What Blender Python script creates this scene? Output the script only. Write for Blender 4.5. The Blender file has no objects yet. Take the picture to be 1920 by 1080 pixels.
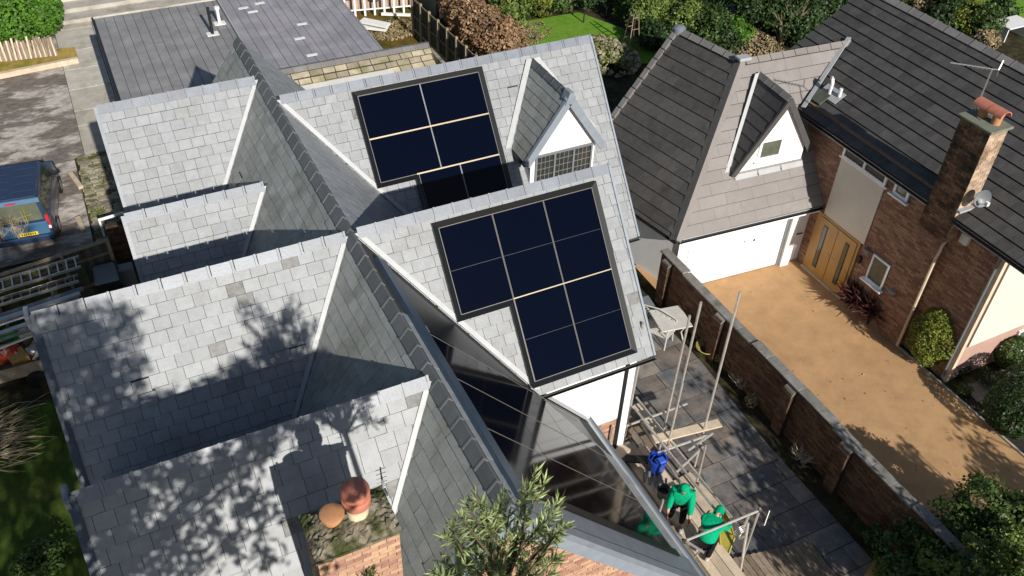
import bpy, bmesh, math, random
import numpy as np
from mathutils import Vector, Matrix
from math import radians, sin, cos, tan, pi, sqrt, atan2

scene = bpy.context.scene
COL = scene.collection
rnd = random.Random(7)

# ------------------------------------------------------------------ camera
CAM = Vector((0.0, 0.0, 17.7))
FPX = 1676.0
YAW, PITCH, ROLL = radians(27.72), radians(40.70), radians(2.18)
_f = Vector((sin(YAW) * cos(PITCH), cos(YAW) * cos(PITCH), -sin(PITCH)))
_r = Vector((cos(YAW), -sin(YAW), 0.0))
_u = _r.cross(_f)
RIGHT = cos(ROLL) * _r + sin(ROLL) * _u
UP = -sin(ROLL) * _r + cos(ROLL) * _u
FWD = _f
cd = bpy.data.cameras.new('camera')
cd.sensor_width = 36.0
cd.lens = 36.0 * FPX / 1920.0
cd.clip_start = 0.1
cd.clip_end = 500
cam = bpy.data.objects.new('camera', cd)
COL.objects.link(cam)
mw = Matrix((RIGHT, UP, -FWD)).transposed().to_4x4()
mw.translation = CAM
cam.matrix_world = mw
scene.camera = cam

# ------------------------------------------------------------------ light
SUN = Vector((0.07, -1.79, 1.0)).normalized()
w = bpy.data.worlds.new('World')
scene.world = w
w.use_nodes = True
nt = w.node_tree
sky = nt.nodes.new('ShaderNodeTexSky')
sky.sky_type = 'NISHITA'
sky.sun_disc = False
sky.sun_elevation = math.asin(SUN.z)
sky.sun_rotation = radians(180 - 2)
sky.air_density = 1.0
sky.dust_density = 0.6
nt.nodes['Background'].inputs[1].default_value = 0.06
nt.links.new(sky.outputs[0], nt.nodes['Background'].inputs[0])
sl = bpy.data.lights.new('sun', 'SUN')
sl.energy = 4.6
sl.angle = radians(0.5)
sl.color = (1.0, 0.95, 0.87)
so = bpy.data.objects.new('sun', sl)
COL.objects.link(so)
so.rotation_euler = (-SUN).to_track_quat('-Z', 'Y').to_euler()
so.location = (0, -20, 30)
scene.view_settings.view_transform = 'Standard'
scene.view_settings.look = 'None'
scene.view_settings.exposure = 0.42
scene.view_settings.gamma = 1.0
scene.view_settings.use_curve_mapping = False
scene.cycles.max_bounces = 6
scene.cycles.use_denoising = True


# ------------------------------------------------------------------ geometry helpers
def ray(px, py):
    return RIGHT * ((px - 960) / FPX) - UP * ((py - 540) / FPX) + FWD


def at(px, py, z=0.0):
    """world point on the horizontal plane z seen at photo pixel"""
    r = ray(px, py)
    return CAM + r * ((z - CAM.z) / r.z)


def aty(px, py, y):
    r = ray(px, py)
    return CAM + r * (y / r.y)


def atx(px, py, x):
    r = ray(px, py)
    return CAM + r * (x / r.x)


def infrustum(p, m=1.03):
    d = Vector(p) - CAM
    z = d.dot(FWD)
    return z > 0 and abs(d.dot(RIGHT) / z * FPX) < 960 * m and abs(d.dot(UP) / z * FPX) < 540 * m


def tag(o, label=None, cat=None, group=None, kind=None):
    if label:
        o['label'] = label
    if cat:
        o['category'] = cat
    if group:
        o['group'] = group
    if kind:
        o['kind'] = kind
    return o


def wloc(o):
    v = Vector((0, 0, 0))
    while o is not None:
        v = v + o.location
        o = o.parent
    return v


def thing(name, label, cat, loc, group=None):
    o = bpy.data.objects.new(name, None)
    o.empty_display_size = 0.2
    COL.objects.link(o)
    o.location = loc
    return tag(o, label, cat, group)


class MB:
    """collects polygons; T maps local points to world"""

    def __init__(self, T=None):
        self.v, self.f, self.mi, self.T, self.cur = [], [], [], T, 0

    def add(self, pts, faces):
        b = len(self.v)
        for p in pts:
            p = Vector(p)
            self.v.append(self.T(p) if self.T else p)
        for f in faces:
            self.f.append([b + i for i in f])
            self.mi.append(self.cur)
        return self

    def hexa(self, a, b):
        n = len(a)
        fs = [list(range(n))[::-1], [n + i for i in range(n)]]
        fs += [[i, (i + 1) % n, n + (i + 1) % n, n + i] for i in range(n)]
        return self.add(list(a) + list(b), fs)

    def prism(self, poly, vec):
        vec = Vector(vec)
        return self.hexa([Vector(p) for p in poly], [Vector(p) + vec for p in poly])

    def box(self, c, s, ax=None):
        c = Vector(c)
        X, Y, Z = ax if ax else (Vector((1, 0, 0)), Vector((0, 1, 0)), Vector((0, 0, 1)))
        hx, hy, hz = X * (s[0] / 2), Y * (s[1] / 2), Z * (s[2] / 2)
        a = [c - hx - hy - hz, c + hx - hy - hz, c + hx + hy - hz, c - hx + hy - hz]
        return self.hexa(a, [p + 2 * hz for p in a])

    def box2(self, p, q):
        p, q = Vector(p), Vector(q)
        return self.box((p + q) / 2, [abs(q[i] - p[i]) for i in range(3)])

    def bar(self, p, q, w, h, up=(0, 0, 1)):
        """rectangular bar from p to q"""
        p, q = Vector(p), Vector(q)
        Y = (q - p).normalized()
        X = Y.cross(Vector(up))
        if X.length < 1e-4:
            X = Vector((1, 0, 0))
        X.normalize()
        Z = X.cross(Y)
        return self.box((p + q) / 2, (w, (q - p).length, h), (X, Y, Z))

    def tube(self, pts, r, n=8, cap=True):
        pts = [Vector(p) for p in pts]
        rs = r if isinstance(r, (list, tuple)) else [r] * len(pts)
        V, F = [], []
        prevX = None
        for i, p in enumerate(pts):
            d = (pts[min(i + 1, len(pts) - 1)] - pts[max(i - 1, 0)])
            if d.length < 1e-9:
                d = Vector((0, 0, 1))
            d.normalize()
            X = prevX if prevX else (Vector((0, 0, 1)) if abs(d.z) < .9 else Vector((1, 0, 0)))
            X = X - d * X.dot(d)
            X.normalize()
            prevX = X
            Y = d.cross(X)
            for k in range(n):
                a = 2 * pi * k / n
                V.append(p + (X * cos(a) + Y * sin(a)) * rs[i])
        for i in range(len(pts) - 1):
            for k in range(n):
                F.append([i * n + k, i * n + (k + 1) % n, (i + 1) * n + (k + 1) % n, (i + 1) * n + k])
        if cap:
            F.append(list(range(n))[::-1])
            F.append([(len(pts) - 1) * n + k for k in range(n)])
        return self.add(V, F)

    def lathe(self, c, prof, n=20, axis=None, cap=True):
        """prof: (radius, height) pairs"""
        c = Vector(c)
        Z = Vector(axis).normalized() if axis else Vector((0, 0, 1))
        X = Vector((1, 0, 0)) if abs(Z.x) < .8 else Vector((0, 1, 0))
        X = (X - Z * X.dot(Z)).normalized()
        Y = Z.cross(X)
        V, F = [], []
        for r, h in prof:
            for k in range(n):
                a = 2 * pi * k / n
                V.append(c + Z * h + (X * cos(a) + Y * sin(a)) * r)
        for i in range(len(prof) - 1):
            for k in range(n):
                F.append([i * n + k, i * n + (k + 1) % n, (i + 1) * n + (k + 1) % n, (i + 1) * n + k])
        if cap:
            F.append(list(range(n))[::-1])
            F.append([(len(prof) - 1) * n + k for k in range(n)])
        return self.add(V, F)

    def poly(self, pts):
        return self.add(pts, [list(range(len(pts)))])

    def build(self, name, mats, parent=None, smooth=False, bevel=0):
        o0 = wloc(parent) if parent else Vector((0, 0, 0))
        me = bpy.data.meshes.new(name)
        me.from_pydata([tuple(p - o0) for p in self.v], [], self.f)
        if not isinstance(mats, (list, tuple)):
            mats = [mats]
        for m in mats:
            me.materials.append(m)
        if len(mats) > 1:
            me.polygons.foreach_set('material_index', self.mi)
        bm = bmesh.new()
        bm.from_mesh(me)
        bmesh.ops.recalc_face_normals(bm, faces=bm.faces)
        if bevel:
            bmesh.ops.bevel(bm, geom=bm.edges[:], offset=bevel, segments=1, affect='EDGES', clamp_overlap=True)
        bm.to_mesh(me)
        bm.free()
        if smooth:
            me.polygons.foreach_set('use_smooth', [True] * len(me.polygons))
            try:
                me.set_sharp_from_angle(angle=radians(40))
            except Exception:
                pass
        me.update()
        o = bpy.data.objects.new(name, me)
        COL.objects.link(o)
        if parent:
            o.parent = parent
        return o


def solo(name, mb, mats, label, cat, base=None, group=None, kind=None, **k):
    """one-mesh thing with its origin at its base"""
    if base is None:
        xs = [p.x for p in mb.v]
        ys = [p.y for p in mb.v]
        zs = [p.z for p in mb.v]
        base = Vector(((min(xs) + max(xs)) / 2, (min(ys) + max(ys)) / 2, min(zs)))
    base = Vector(base)
    mb.v = [p - base for p in mb.v]
    o = mb.build(name, mats, None, **k)
    o.location = base
    return tag(o, label, cat, group, kind)


# ------------------------------------------------------------------ materials
def lin(c):
    c = c / 255.0
    return c / 12.92 if c <= .04045 else ((c + .055) / 1.055) ** 2.4


def S(r, g, b):
    return (lin(r), lin(g), lin(b))


def M(name, col, rough=.7, var=.18, scale=4.0, bump=0.15, bscale=40.0, island=.12, spec=.4, metal=0.0,
      col2=None, cscale=1.2, cmin=.45, cmax=.6, stretch=None, coat=0.0, sat=0.0):
    m = bpy.data.materials.new(name)
    m.use_nodes = True
    n, l = m.node_tree.nodes, m.node_tree.links
    b = n['Principled BSDF']
    b.inputs['Roughness'].default_value = rough
    b.inputs['Metallic'].default_value = metal
    b.inputs['Specular IOR Level'].default_value = spec
    if coat:
        b.inputs['Coat Weight'].default_value = coat
    geo = n.new('ShaderNodeNewGeometry')
    tc = n.new('ShaderNodeTexCoord')
    src = geo.outputs['Position']
    if stretch:
        mp = n.new('ShaderNodeMapping')
        mp.inputs['Scale'].default_value = stretch
        l.new(src, mp.inputs[0])
        src = mp.outputs[0]
    base = n.new('ShaderNodeRGB')
    base.outputs[0].default_value = (*col, 1)
    cur = base.outputs[0]
    if col2:
        t2 = n.new('ShaderNodeTexNoise')
        t2.inputs['Scale'].default_value = cscale
        t2.inputs['Detail'].default_value = 6
        t2.inputs['Roughness'].default_value = .65
        l.new(src, t2.inputs[0])
        r2 = n.new('ShaderNodeMapRange')
        r2.inputs[1].default_value = cmin
        r2.inputs[2].default_value = cmax
        l.new(t2.outputs[0], r2.inputs[0])
        mx = n.new('ShaderNodeMix')
        mx.data_type = 'RGBA'
        l.new(r2.outputs[0], mx.inputs[0])
        l.new(cur, mx.inputs[6])
        mx.inputs[7].default_value = (*col2, 1)
        cur = mx.outputs[2]
    tn = n.new('ShaderNodeTexNoise')
    tn.inputs['Scale'].default_value = scale
    tn.inputs['Detail'].default_value = 8
    tn.inputs['Roughness'].default_value = .7
    l.new(src, tn.inputs[0])
    mr = n.new('ShaderNodeMapRange')
    mr.inputs[1].default_value = .3
    mr.inputs[2].default_value = .7
    mr.inputs[3].default_value = 1 - var
    mr.inputs[4].default_value = 1 + var
    l.new(tn.outputs[0], mr.inputs[0])
    fac = mr.outputs[0]
    if island:
        oi = n.new('ShaderNodeObjectInfo')
        ad = n.new('ShaderNodeMath')
        ad.operation = 'ADD'
        l.new(oi.outputs['Random'], ad.inputs[0])
        l.new(geo.outputs['Random Per Island'], ad.inputs[1])
        fr = n.new('ShaderNodeMath')
        fr.operation = 'FRACT'
        l.new(ad.outputs[0], fr.inputs[0])
        ir = n.new('ShaderNodeMapRange')
        ir.inputs[3].default_value = 1 - island
        ir.inputs[4].default_value = 1 + island
        l.new(fr.outputs[0], ir.inputs[0])
        mu = n.new('ShaderNodeMath')
        mu.operation = 'MULTIPLY'
        l.new(fac, mu.inputs[0])
        l.new(ir.outputs[0], mu.inputs[1])
        fac = mu.outputs[0]
        if sat:
            hs = n.new('ShaderNodeHueSaturation')
            hr = n.new('ShaderNodeMapRange')
            hr.inputs[3].default_value = .5 - sat
            hr.inputs[4].default_value = .5 + sat
            l.new(fr.outputs[0], hr.inputs[0])
            l.new(hr.outputs[0], hs.inputs['Hue'])
            l.new(cur, hs.inputs['Color'])
            cur = hs.outputs[0]
    sc = n.new('ShaderNodeVectorMath')
    sc.operation = 'SCALE'
    l.new(cur, sc.inputs[0])
    l.new(fac, sc.inputs['Scale'])
    l.new(sc.outputs[0], b.inputs['Base Color'])
    if bump:
        bn = n.new('ShaderNodeTexNoise')
        bn.inputs['Scale'].default_value = bscale
        bn.inputs['Detail'].default_value = 5
        l.new(src, bn.inputs[0])
        bp = n.new('ShaderNodeBump')
        bp.inputs['Strength'].default_value = bump
        bp.inputs['Distance'].default_value = .02
        l.new(bn.outputs[0], bp.inputs['Height'])
        l.new(bp.outputs[0], b.inputs['Normal'])
    return m


def leafmat(name, c1, c2, trans=.25, rough=.5):
    m = bpy.data.materials.new(name)
    m.use_nodes = True
    n, l = m.node_tree.nodes, m.node_tree.links
    b = n['Principled BSDF']
    b.inputs['Roughness'].default_value = rough
    b.inputs['Specular IOR Level'].default_value = .35
    geo = n.new('ShaderNodeNewGeometry')
    mx = n.new('ShaderNodeMix')
    mx.data_type = 'RGBA'
    mx.inputs[6].default_value = (*c1, 1)
    mx.inputs[7].default_value = (*c2, 1)
    l.new(geo.outputs['Random Per Island'], mx.inputs[0])
    tn = n.new('ShaderNodeTexNoise')
    tn.inputs['Scale'].default_value = 1.6
    l.new(geo.outputs['Position'], tn.inputs[0])
    mr = n.new('ShaderNodeMapRange')
    mr.inputs[1].default_value = .3
    mr.inputs[2].default_value = .7
    mr.inputs[3].default_value = .6
    mr.inputs[4].default_value = 1.35
    l.new(tn.outputs[0], mr.inputs[0])
    sc = n.new('ShaderNodeVectorMath')
    sc.operation = 'SCALE'
    l.new(mx.outputs[2], sc.inputs[0])
    l.new(mr.outputs[0], sc.inputs['Scale'])
    l.new(sc.outputs[0], b.inputs['Base Color'])
    tr = n.new('ShaderNodeBsdfTranslucent')
    l.new(sc.outputs[0], tr.inputs[0])
    ms = n.new('ShaderNodeMixShader')
    ms.inputs[0].default_value = trans
    l.new(b.outputs[0], ms.inputs[1])
    l.new(tr.outputs[0], ms.inputs[2])
    l.new(ms.outputs[0], n['Material Output'].inputs[0])
    return m


mSlate = M('slate_grey', (.243, .253, .264), .52, .13, 6.0, .2, 30, .095, .45, col2=(.195, .195, .19), cscale=1.1, cmin=.55, cmax=.78)
mSlateW = M('slate_green_grey', (.25, .262, .25), .55, .16, 3.0, .12, 30, .12, .35, col2=(.19, .20, .175), cscale=1.3, cmin=.5, cmax=.66)
mSlateDk = M('slate_dark_patch', (.17, .168, .165), .55, .3, 9.0, .2, 30, .15, .4, col2=(.11, .105, .095), cscale=5, cmin=.5, cmax=.65)
mUnder = M('roof_underlay', (.03, .032, .035), .9, .1, 3, 0, 10, 0)
mCap = M('lead_grey_ridge', (.165, .18, .21), .42, .14, 5, .08, 20, .12, .5)
mCapDark = M('dark_ridge', (.10, .105, .11), .5, .14, 5, .08, 20, .15, .4)
mValley = M('valley_grp', (.36, .37, .38), .5, .1, 4, .05, 20, .05)
mNavy = M('navy_trim', (.035, .055, .085), .4, .12, 4, .05, 20, .05)
mTrimGrey = M('grey_fascia', (.22, .25, .29), .45, .1, 4, .05, 20, .05)
mWhite = M('white_render', (.80, .80, .79), .75, .04, 3, .06, 80, .02, .3)
mWhitePl = M('white_upvc', (.82, .83, .84), .3, .03, 3, 0, 20, .02, .5)
mCream = M('cream_panel', (.62, .58, .50), .6, .05, 2, .04, 60, .02)
mOffWhite = M('offwhite_render', (.72, .70, .64), .8, .08, 2, .08, 60, 0)
mFrame = M('black_frame', (.006, .007, .008), .35, .1, 6, 0, 20, 0, .5)
mPVLine = M('panel_edge_grey', (.13, .115, .11), .5, .1, 6, 0, 20, 0)
mAlu = M('aluminium', (.55, .53, .50), .35, .1, 6, .03, 40, .05, .5, .8)
mRail = M('tan_rail', (.36, .29, .20), .45, .1, 6, 0, 20, 0, .5, .3)
mTile = M('concrete_tile_dark', (.07, .066, .063), .55, .2, 5, .3, 70, .16, .4, col2=(.05, .046, .043), cscale=1.5, cmin=.5, cmax=.7)
mTileLit = M('concrete_tile_brown_grey', (.205, .185, .175), .5, .12, 4, .2, 70, .06, .45, col2=(.17, .15, .14), cscale=1.0, cmin=.5, cmax=.75)  # same tiles as the dark slope, sunlight put into a paler tone
mTileCap = M('ridge_tile_grey', (.17, .16, .155), .6, .15, 5, .25, 60, .15)
mTileEdge = M('hip_tile_dark', (.07, .066, .064), .55, .15, 5, .2, 60, .1)
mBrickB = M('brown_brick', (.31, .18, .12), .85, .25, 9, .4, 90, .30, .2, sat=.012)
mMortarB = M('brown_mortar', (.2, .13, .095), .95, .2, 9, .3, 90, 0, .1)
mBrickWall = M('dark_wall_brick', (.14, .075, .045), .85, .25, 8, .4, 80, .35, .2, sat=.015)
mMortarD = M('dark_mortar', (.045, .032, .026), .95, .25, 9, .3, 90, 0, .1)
mBrickO = M('orange_brick', (.40, .235, .165), .85, .2, 9, .4, 90, .28, .2, sat=.015)
mMortarL = M('light_mortar', (.42, .36, .29), .95, .2, 9, .3, 90, 0, .1)
mBrickSun = M('pale_pink_brick', (.40, .29, .21), .85, .25, 6, .4, 80, .22, .2, col2=(.22, .15, .10), cscale=2, cmin=.5, cmax=.65)  # chimney brick for the sunny face, sunlight put into the colour
mBrickShade = M('sooty_brick', (.17, .10, .06), .9, .4, 5, .5, 70, .4, .15, col2=(.05, .04, .025), cscale=1.6, cmin=.45, cmax=.6)  # the same chimney's other faces, their shade put into a darker colour
mTerra = M('terracotta', (.46, .17, .115), .7, .15, 8, .15, 60, .1, .3)
mTerraOr = M('terracotta_orange', (.47, .23, .11), .75, .15, 8, .15, 60, .1, .3)
mBuff = M('buff_clay', (.62, .52, .36), .7, .15, 6, .1, 60, .1, .3, col2=(.4, .3, .17), cscale=5, cmin=.55, cmax=.7)
mMortarTop = M('weathered_flaunching', (.22, .19, .14), .95, .4, 7, .8, 30, 0, .1, col2=(.05, .055, .022), cscale=2.6, cmin=.42, cmax=.58)
mDrive = M('tan_resin_gravel', (.475, .29, .145), .85, .16, 1.6, .6, 220, 0, .25, col2=(.38, .225, .11), cscale=.5, cmin=.48, cmax=.8)
mPatio = M('sandstone_slab', (.21, .175, .145), .6, .42, 2.6, .3, 40, .25, .4, col2=(.11, .115, .125), cscale=.9, cmin=.4, cmax=.6, sat=.02)
mJoint = M('patio_joint', (.035, .032, .028), .95, .2, 9, .3, 60, 0, .1)
mSoil = M('soil', (.035, .028, .018), .95, .4, 3, .6, 30, 0, .1, col2=(.05, .05, .02), cscale=1.5)
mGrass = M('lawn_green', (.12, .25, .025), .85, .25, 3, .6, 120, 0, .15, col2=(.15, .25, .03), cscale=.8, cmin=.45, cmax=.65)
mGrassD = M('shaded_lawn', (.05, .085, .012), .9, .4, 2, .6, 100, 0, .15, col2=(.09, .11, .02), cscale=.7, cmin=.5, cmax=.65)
mMoss = M('mossy_ground', (.13, .085, .018), .95, .4, 2.5, .7, 60, 0, .1, col2=(.07, .075, .012), cscale=.8, cmin=.45, cmax=.6)
mYard = M('worn_tarmac', (.16, .135, .115), .7, .5, 3.5, .6, 25, 0, .4, col2=(.42, .38, .34), cscale=.45, cmin=.48, cmax=.56, stretch=(1, 1.8, 1))  # pale blotches stand for puddles, their sky sheen put into the colour
mConc = M('pale_concrete', (.42, .39, .34), .85, .2, 1.6, .25, 50, .12, .25, col2=(.28, .25, .2), cscale=1.1, cmin=.5, cmax=.7)
mStone = M('mossy_stone', (.27, .24, .18), .9, .35, 5, .6, 40, .35, .15, col2=(.09, .10, .03), cscale=2.0, cmin=.48, cmax=.62)
mFelt = M('grey_roof_sheet', (.21, .205, .205), .55, .12, 1.4, .06, 40, .04, .45, col2=(.25, .245, .24), cscale=.7)
mFelt2 = M('lavender_roof_sheet', (.25, .24, .255), .5, .12, 1.4, .06, 40, .05, .45, col2=(.30, .285, .30), cscale=.7)
mOak = M('oak_wood', (.46, .26, .08), .45, .15, 3, .1, 30, .05, .4, stretch=(6, 6, .7))
mPlank = M('pale_timber', (.52, .42, .31), .75, .2, 4, .15, 30, .15, .25)
mTimber = M('weathered_timber', (.23, .18, .13), .85, .3, 4, .35, 30, .25, .2, stretch=(3, 3, 1))
mFence = M('dark_fence_timber', (.075, .068, .058), .85, .3, 3, .3, 30, .25, .2, col2=(.06, .075, .04), cscale=1.4)
mFenceG = M('green_fence_timber', (.085, .085, .04), .9, .3, 3, .3, 30, .2, .2)
mBeech = leafmat('beech_leaf', (.20, .115, .06), (.36, .23, .13), .15, .7)
mTeal = M('teal_shed', (.055, .085, .09), .6, .2, 3, .1, 30, .05)
mGlassD = M('dark_glass', (.03, .034, .034), .06, .2, 2, 0, 10, 0, .6)
mGlassG = M('greenish_glass', (.10, .11, .08), .1, .3, 2, 0, 10, 0, .6)
mPlasticW = M('white_plastic', (.72, .72, .7), .4, .05, 3, 0, 10, .03)
mPlasticG = M('grey_plastic', (.16, .17, .18), .45, .1, 3, .05, 30, .05)
mBlack = M('black_plastic', (.012, .012, .013), .5, .2, 3, .05, 30, .05)
mSteel = M('galvanised_tube', (.66, .62, .56), .4, .2, 7, .05, 40, .12, .5, .65)
mRust = M('rusty_clamp', (.09, .055, .04), .6, .3, 9, .2, 40, .2, .4, .5)
mVan = M('navy_van_paint', (.022, .04, .085), .3, .1, 2, 0, 20, 0, .6, coat=.4)
mVanR = M('van_roof_paint', (.018, .032, .07), .4, .12, 2, .05, 20, .0, .5)
mVanL = M('blue_van_rear', (.05, .125, .22), .35, .12, 3, 0, 20, 0, .6, coat=.3)
mRed = M('red_lens', (.5, .02, .03), .3, .05, 3, 0, 20, 0, .6)
mYellow = M('yellow_plate', (.75, .52, .02), .5, .05, 3, 0, 20, 0)
mYelTub = M('yellow_plastic', (.30, .26, .04), .5, .2, 4, .1, 30, .05)
mBlue = M('blue_plastic', (.015, .05, .36), .35, .1, 4, 0, 20, .05, .6)
mGreenCl = M('green_hoodie', (.0, .32, .155), .85, .22, 7, .9, 14, 0, .15)
mTrouser = M('black_trousers', (.012, .011, .013), .9, .2, 8, .3, 30, 0, .1)
mSkin = M('skin', (.52, .30, .22), .55, .06, 8, .05, 60, 0, .4)
mSkinGl = M('maroon_gloves', (.10, .02, .02), .7, .1, 8, .1, 60, 0, .3)
mShoe = M('pale_boots', (.38, .37, .35), .7, .2, 9, .2, 40, 0, .3)
mTwig = M('dry_twig', (.30, .24, .16), .9, .3, 6, .2, 40, .3, .1)
mBark = M('bark', (.11, .085, .06), .9, .3, 6, .4, 40, .2, .1)
mRed2 = M('orange_red_fabric', (.55, .07, .03), .8, .2, 6, .2, 30, .1, .2, col2=(.7, .6, .5), cscale=7, cmin=.56, cmax=.6)
mGreen2 = M('green_fabric', (.03, .30, .03), .8, .2, 6, .2, 30, .1, .2)
mSlabRoof = M('grey_stone_slab', (.26, .25, .23), .85, .3, 5, .4, 40, .15, .2)
mCordy = leafmat('cordyline_leaf', (.055, .018, .018), (.11, .045, .04), .1)


# ------------------------------------------------------------------ pieces: at most 300 of a kind as objects, rest joined
class Pieces:
    def __init__(self, name, root, limit=300):
        self.name, self.root, self.limit, self.items = name, root, limit, []

    def poly(self, parent, mat, verts, faces):
        c = Vector((0, 0, 0))
        for v in verts:
            c += v
        c /= len(verts)
        self.items.append((c, parent, mat, verts, faces, None))

    def box(self, parent, mat, c, s, ax):
        """box with centre c, sizes s along axes ax; shares one unit mesh"""
        self.items.append((Vector(c), parent, mat, None, None, (s, ax)))

    def inst(self, parent, mat, mesh, M4):
        self.items.append((M4.translation.copy(), parent, mat, None, None, (mesh, M4)))

    def flush(self, field=None):
        def key(it):
            return ((it[0] - CAM).length if infrustum(it[0]) else 1000 + (it[0] - CAM).length)
        self.items.sort(key=key)
        unit = {}
        fields = {}
        for i, (c, parent, mat, V, F, ex) in enumerate(self.items):
            o0 = wloc(parent)
            if i < self.limit:
                if V is not None:
                    me = bpy.data.meshes.new(self.name)
                    me.from_pydata([tuple(v - c) for v in V], [], F)
                    me.materials.append(mat)
                    me.update()
                    o = bpy.data.objects.new(self.name, me)
                    o.location = c - o0
                elif isinstance(ex[0], bpy.types.Mesh):
                    o = bpy.data.objects.new(self.name, ex[0])
                    m4 = ex[1].copy()
                    m4.translation = m4.translation - o0
                    o.matrix_local = m4
                else:
                    s, ax = ex
                    key_ = (mat.name, round(s[0], 2), round(s[1], 2), round(s[2], 2))
                    if key_ not in unit:
                        me = bpy.data.meshes.new(self.name)
                        mb = MB().box((0, 0, 0), key_[1:])
                        me.from_pydata([tuple(p) for p in mb.v], [], mb.f)
                        me.materials.append(mat)
                        bm = bmesh.new()
                        bm.from_mesh(me)
                        bmesh.ops.recalc_face_normals(bm, faces=bm.faces)
                        bm.to_mesh(me)
                        bm.free()
                        unit[key_] = me
                    o = bpy.data.objects.new(self.name, unit[key_])
                    m4 = Matrix((ax[0], ax[1], ax[2])).transposed().to_4x4()
                    m4.translation = c - o0
                    o.matrix_local = m4
                COL.objects.link(o)
                o.parent = parent
            else:
                mb = fields.setdefault((parent.name, mat.name), (parent, mat, MB()))[2]
                if V is not None:
                    mb.add(V, F)
                elif isinstance(ex[0], bpy.types.Mesh):
                    mb.add([ex[1] @ v.co for v in ex[0].vertices], [list(p.vertices) for p in ex[0].polygons])
                else:
                    mb.box(c, ex[0], ex[1])
        for (parent, mat, mb) in fields.values():
            o = mb.build(field or (self.name + '_field'), mat, parent)
            o['kind'] = 'stuff'


# ------------------------------------------------------------------ roof slopes
class Slope:
    def __init__(self, O, U, Wd):
        self.O, self.U, self.W = Vector(O), Vector(U).normalized(), Vector(Wd).normalized()
        n = self.U.cross(self.W)
        self.N = n if n.z > 0 else -n

    def P(self, u, w, h=0.0):
        return self.O + self.U * u + self.W * w + self.N * h

    def uw(self, p):
        d = Vector(p) - self.O
        return d.dot(self.U), d.dot(self.W)

    def px(self, px, py):
        """photo pixel on this plane -> (u,w)"""
        r = ray(px, py)
        p = CAM + r * ((self.O - CAM).dot(self.N) / r.dot(self.N))
        return self.uw(p)


def clip(sub, poly):
    """Sutherland-Hodgman; poly convex"""
    a = sum(poly[i][0] * poly[(i + 1) % len(poly)][1] - poly[(i + 1) % len(poly)][0] * poly[i][1] for i in range(len(poly)))
    s = 1 if a > 0 else -1
    out = list(sub)
    for i in range(len(poly)):
        (x1, y1), (x2, y2) = poly[i], poly[(i + 1) % len(poly)]
        inp, out = out, []
        if not inp:
            return []
        def d(p):
            return s * ((x2 - x1) * (p[1] - y1) - (y2 - y1) * (p[0] - x1))
        for k in range(len(inp)):
            p, q = inp[k], inp[(k + 1) % len(inp)]
            dp, dq = d(p), d(q)
            if dp >= 0:
                out.append(p)
            if (dp >= 0) != (dq >= 0):
                t = dp / (dp - dq)
                out.append((p[0] + (q[0] - p[0]) * t, p[1] + (q[1] - p[1]) * t))
    return out


def parea(p):
    return abs(sum(p[i][0] * p[(i + 1) % len(p)][1] - p[(i + 1) % len(p)][0] * p[i][1] for i in range(len(p)))) / 2


def slab(parent, sl, poly, name='roof_slope', mat=None, thick=.12):
    mb = MB()
    mb.prism([sl.P(u, w, -.005) for u, w in poly], sl.N * -thick)
    return mb.build(name, mat or mUnder, parent)


def lay(pieces, parent, sl, poly, mat, gauge=.24, width=.30, start=.12, gap=.0075, head=.006, tail=.020,
        thick=.008, skip=(), jit=.05, seed=1, over=-.006, stagger=.5, irregular=True):
    """lays slates or tiles course by course, each clipped to the slope's outline"""
    R = random.Random(seed)
    us = [p[0] for p in poly]
    ws = [p[1] for p in poly]
    w0 = min(ws) + start
    row = 0
    while w0 < max(ws):
        w1 = w0 + gauge
        u = min(us) - (width * stagger if row % 2 else 0) - R.uniform(0, .06 if irregular else 0)
        while u < max(us):
            wd = width * (1 + (R.uniform(-jit, jit) if irregular else 0))
            if irregular and R.random() < .05:
                wd *= 1.5
            sd = R.uniform(.01, .045) if irregular and R.random() < .008 else 0
            rect = [(u + gap / 2, w0 + sd), (u + wd - gap / 2, w0 + sd), (u + wd - gap / 2, w1 + over + sd), (u + gap / 2, w1 + over + sd)]
            if irregular:
                j = R.uniform(-.006, .006)
                rect[2] = (rect[2][0], rect[2][1] + j)
                rect[3] = (rect[3][0], rect[3][1] + j * .3)
            u += wd
            if any(rect[0][0] > a - .01 and rect[1][0] < b + .01 and rect[0][1] > c - .01 and rect[2][1] < d + .01 for a, b, c, d in skip):
                continue
            pg = clip(rect, poly)
            if len(pg) < 3 or parea(pg) < .0015:
                continue
            tl = tail + (R.uniform(-.004, .004) if irregular else 0)
            top, bot = [], []
            for (uu, ww) in pg:
                h = head + (tl + sd * .3 - head) * max(0, ww - w0) / (gauge + over)
                top.append(sl.P(uu, ww, h))
                bot.append(sl.P(uu, ww, h - thick))
            n = len(pg)
            V = top + bot
            F = [list(range(n))] + [[i, n + i, n + (i + 1) % n, (i + 1) % n] for i in range(n)]
            # orient upward
            nn = (top[1] - top[0]).cross(top[2] - top[0])
            if nn.dot(sl.N) < 0:
                F = [f[::-1] for f in F]
            pieces.poly(parent, mSlateDk if irregular and mat is mSlate and R.random() < .012 else mat, V, F)
        w0 = w1
        row += 1


def strip(parent, name, a, b, da, db, mat, h0=None):
    """two-winged strip along line a-b; da/db are wing offset vectors"""
    a, b, da, db = Vector(a), Vector(b), Vector(da), Vector(db)
    mb = MB()
    up = Vector((0, 0, .06))
    for d in (da, db):
        q = [a + up, b + up, b + d + up, a + d + up]
        mb.prism(q, Vector((0, 0, -.025)))
    return mb.build(name, mat, parent)


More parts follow.
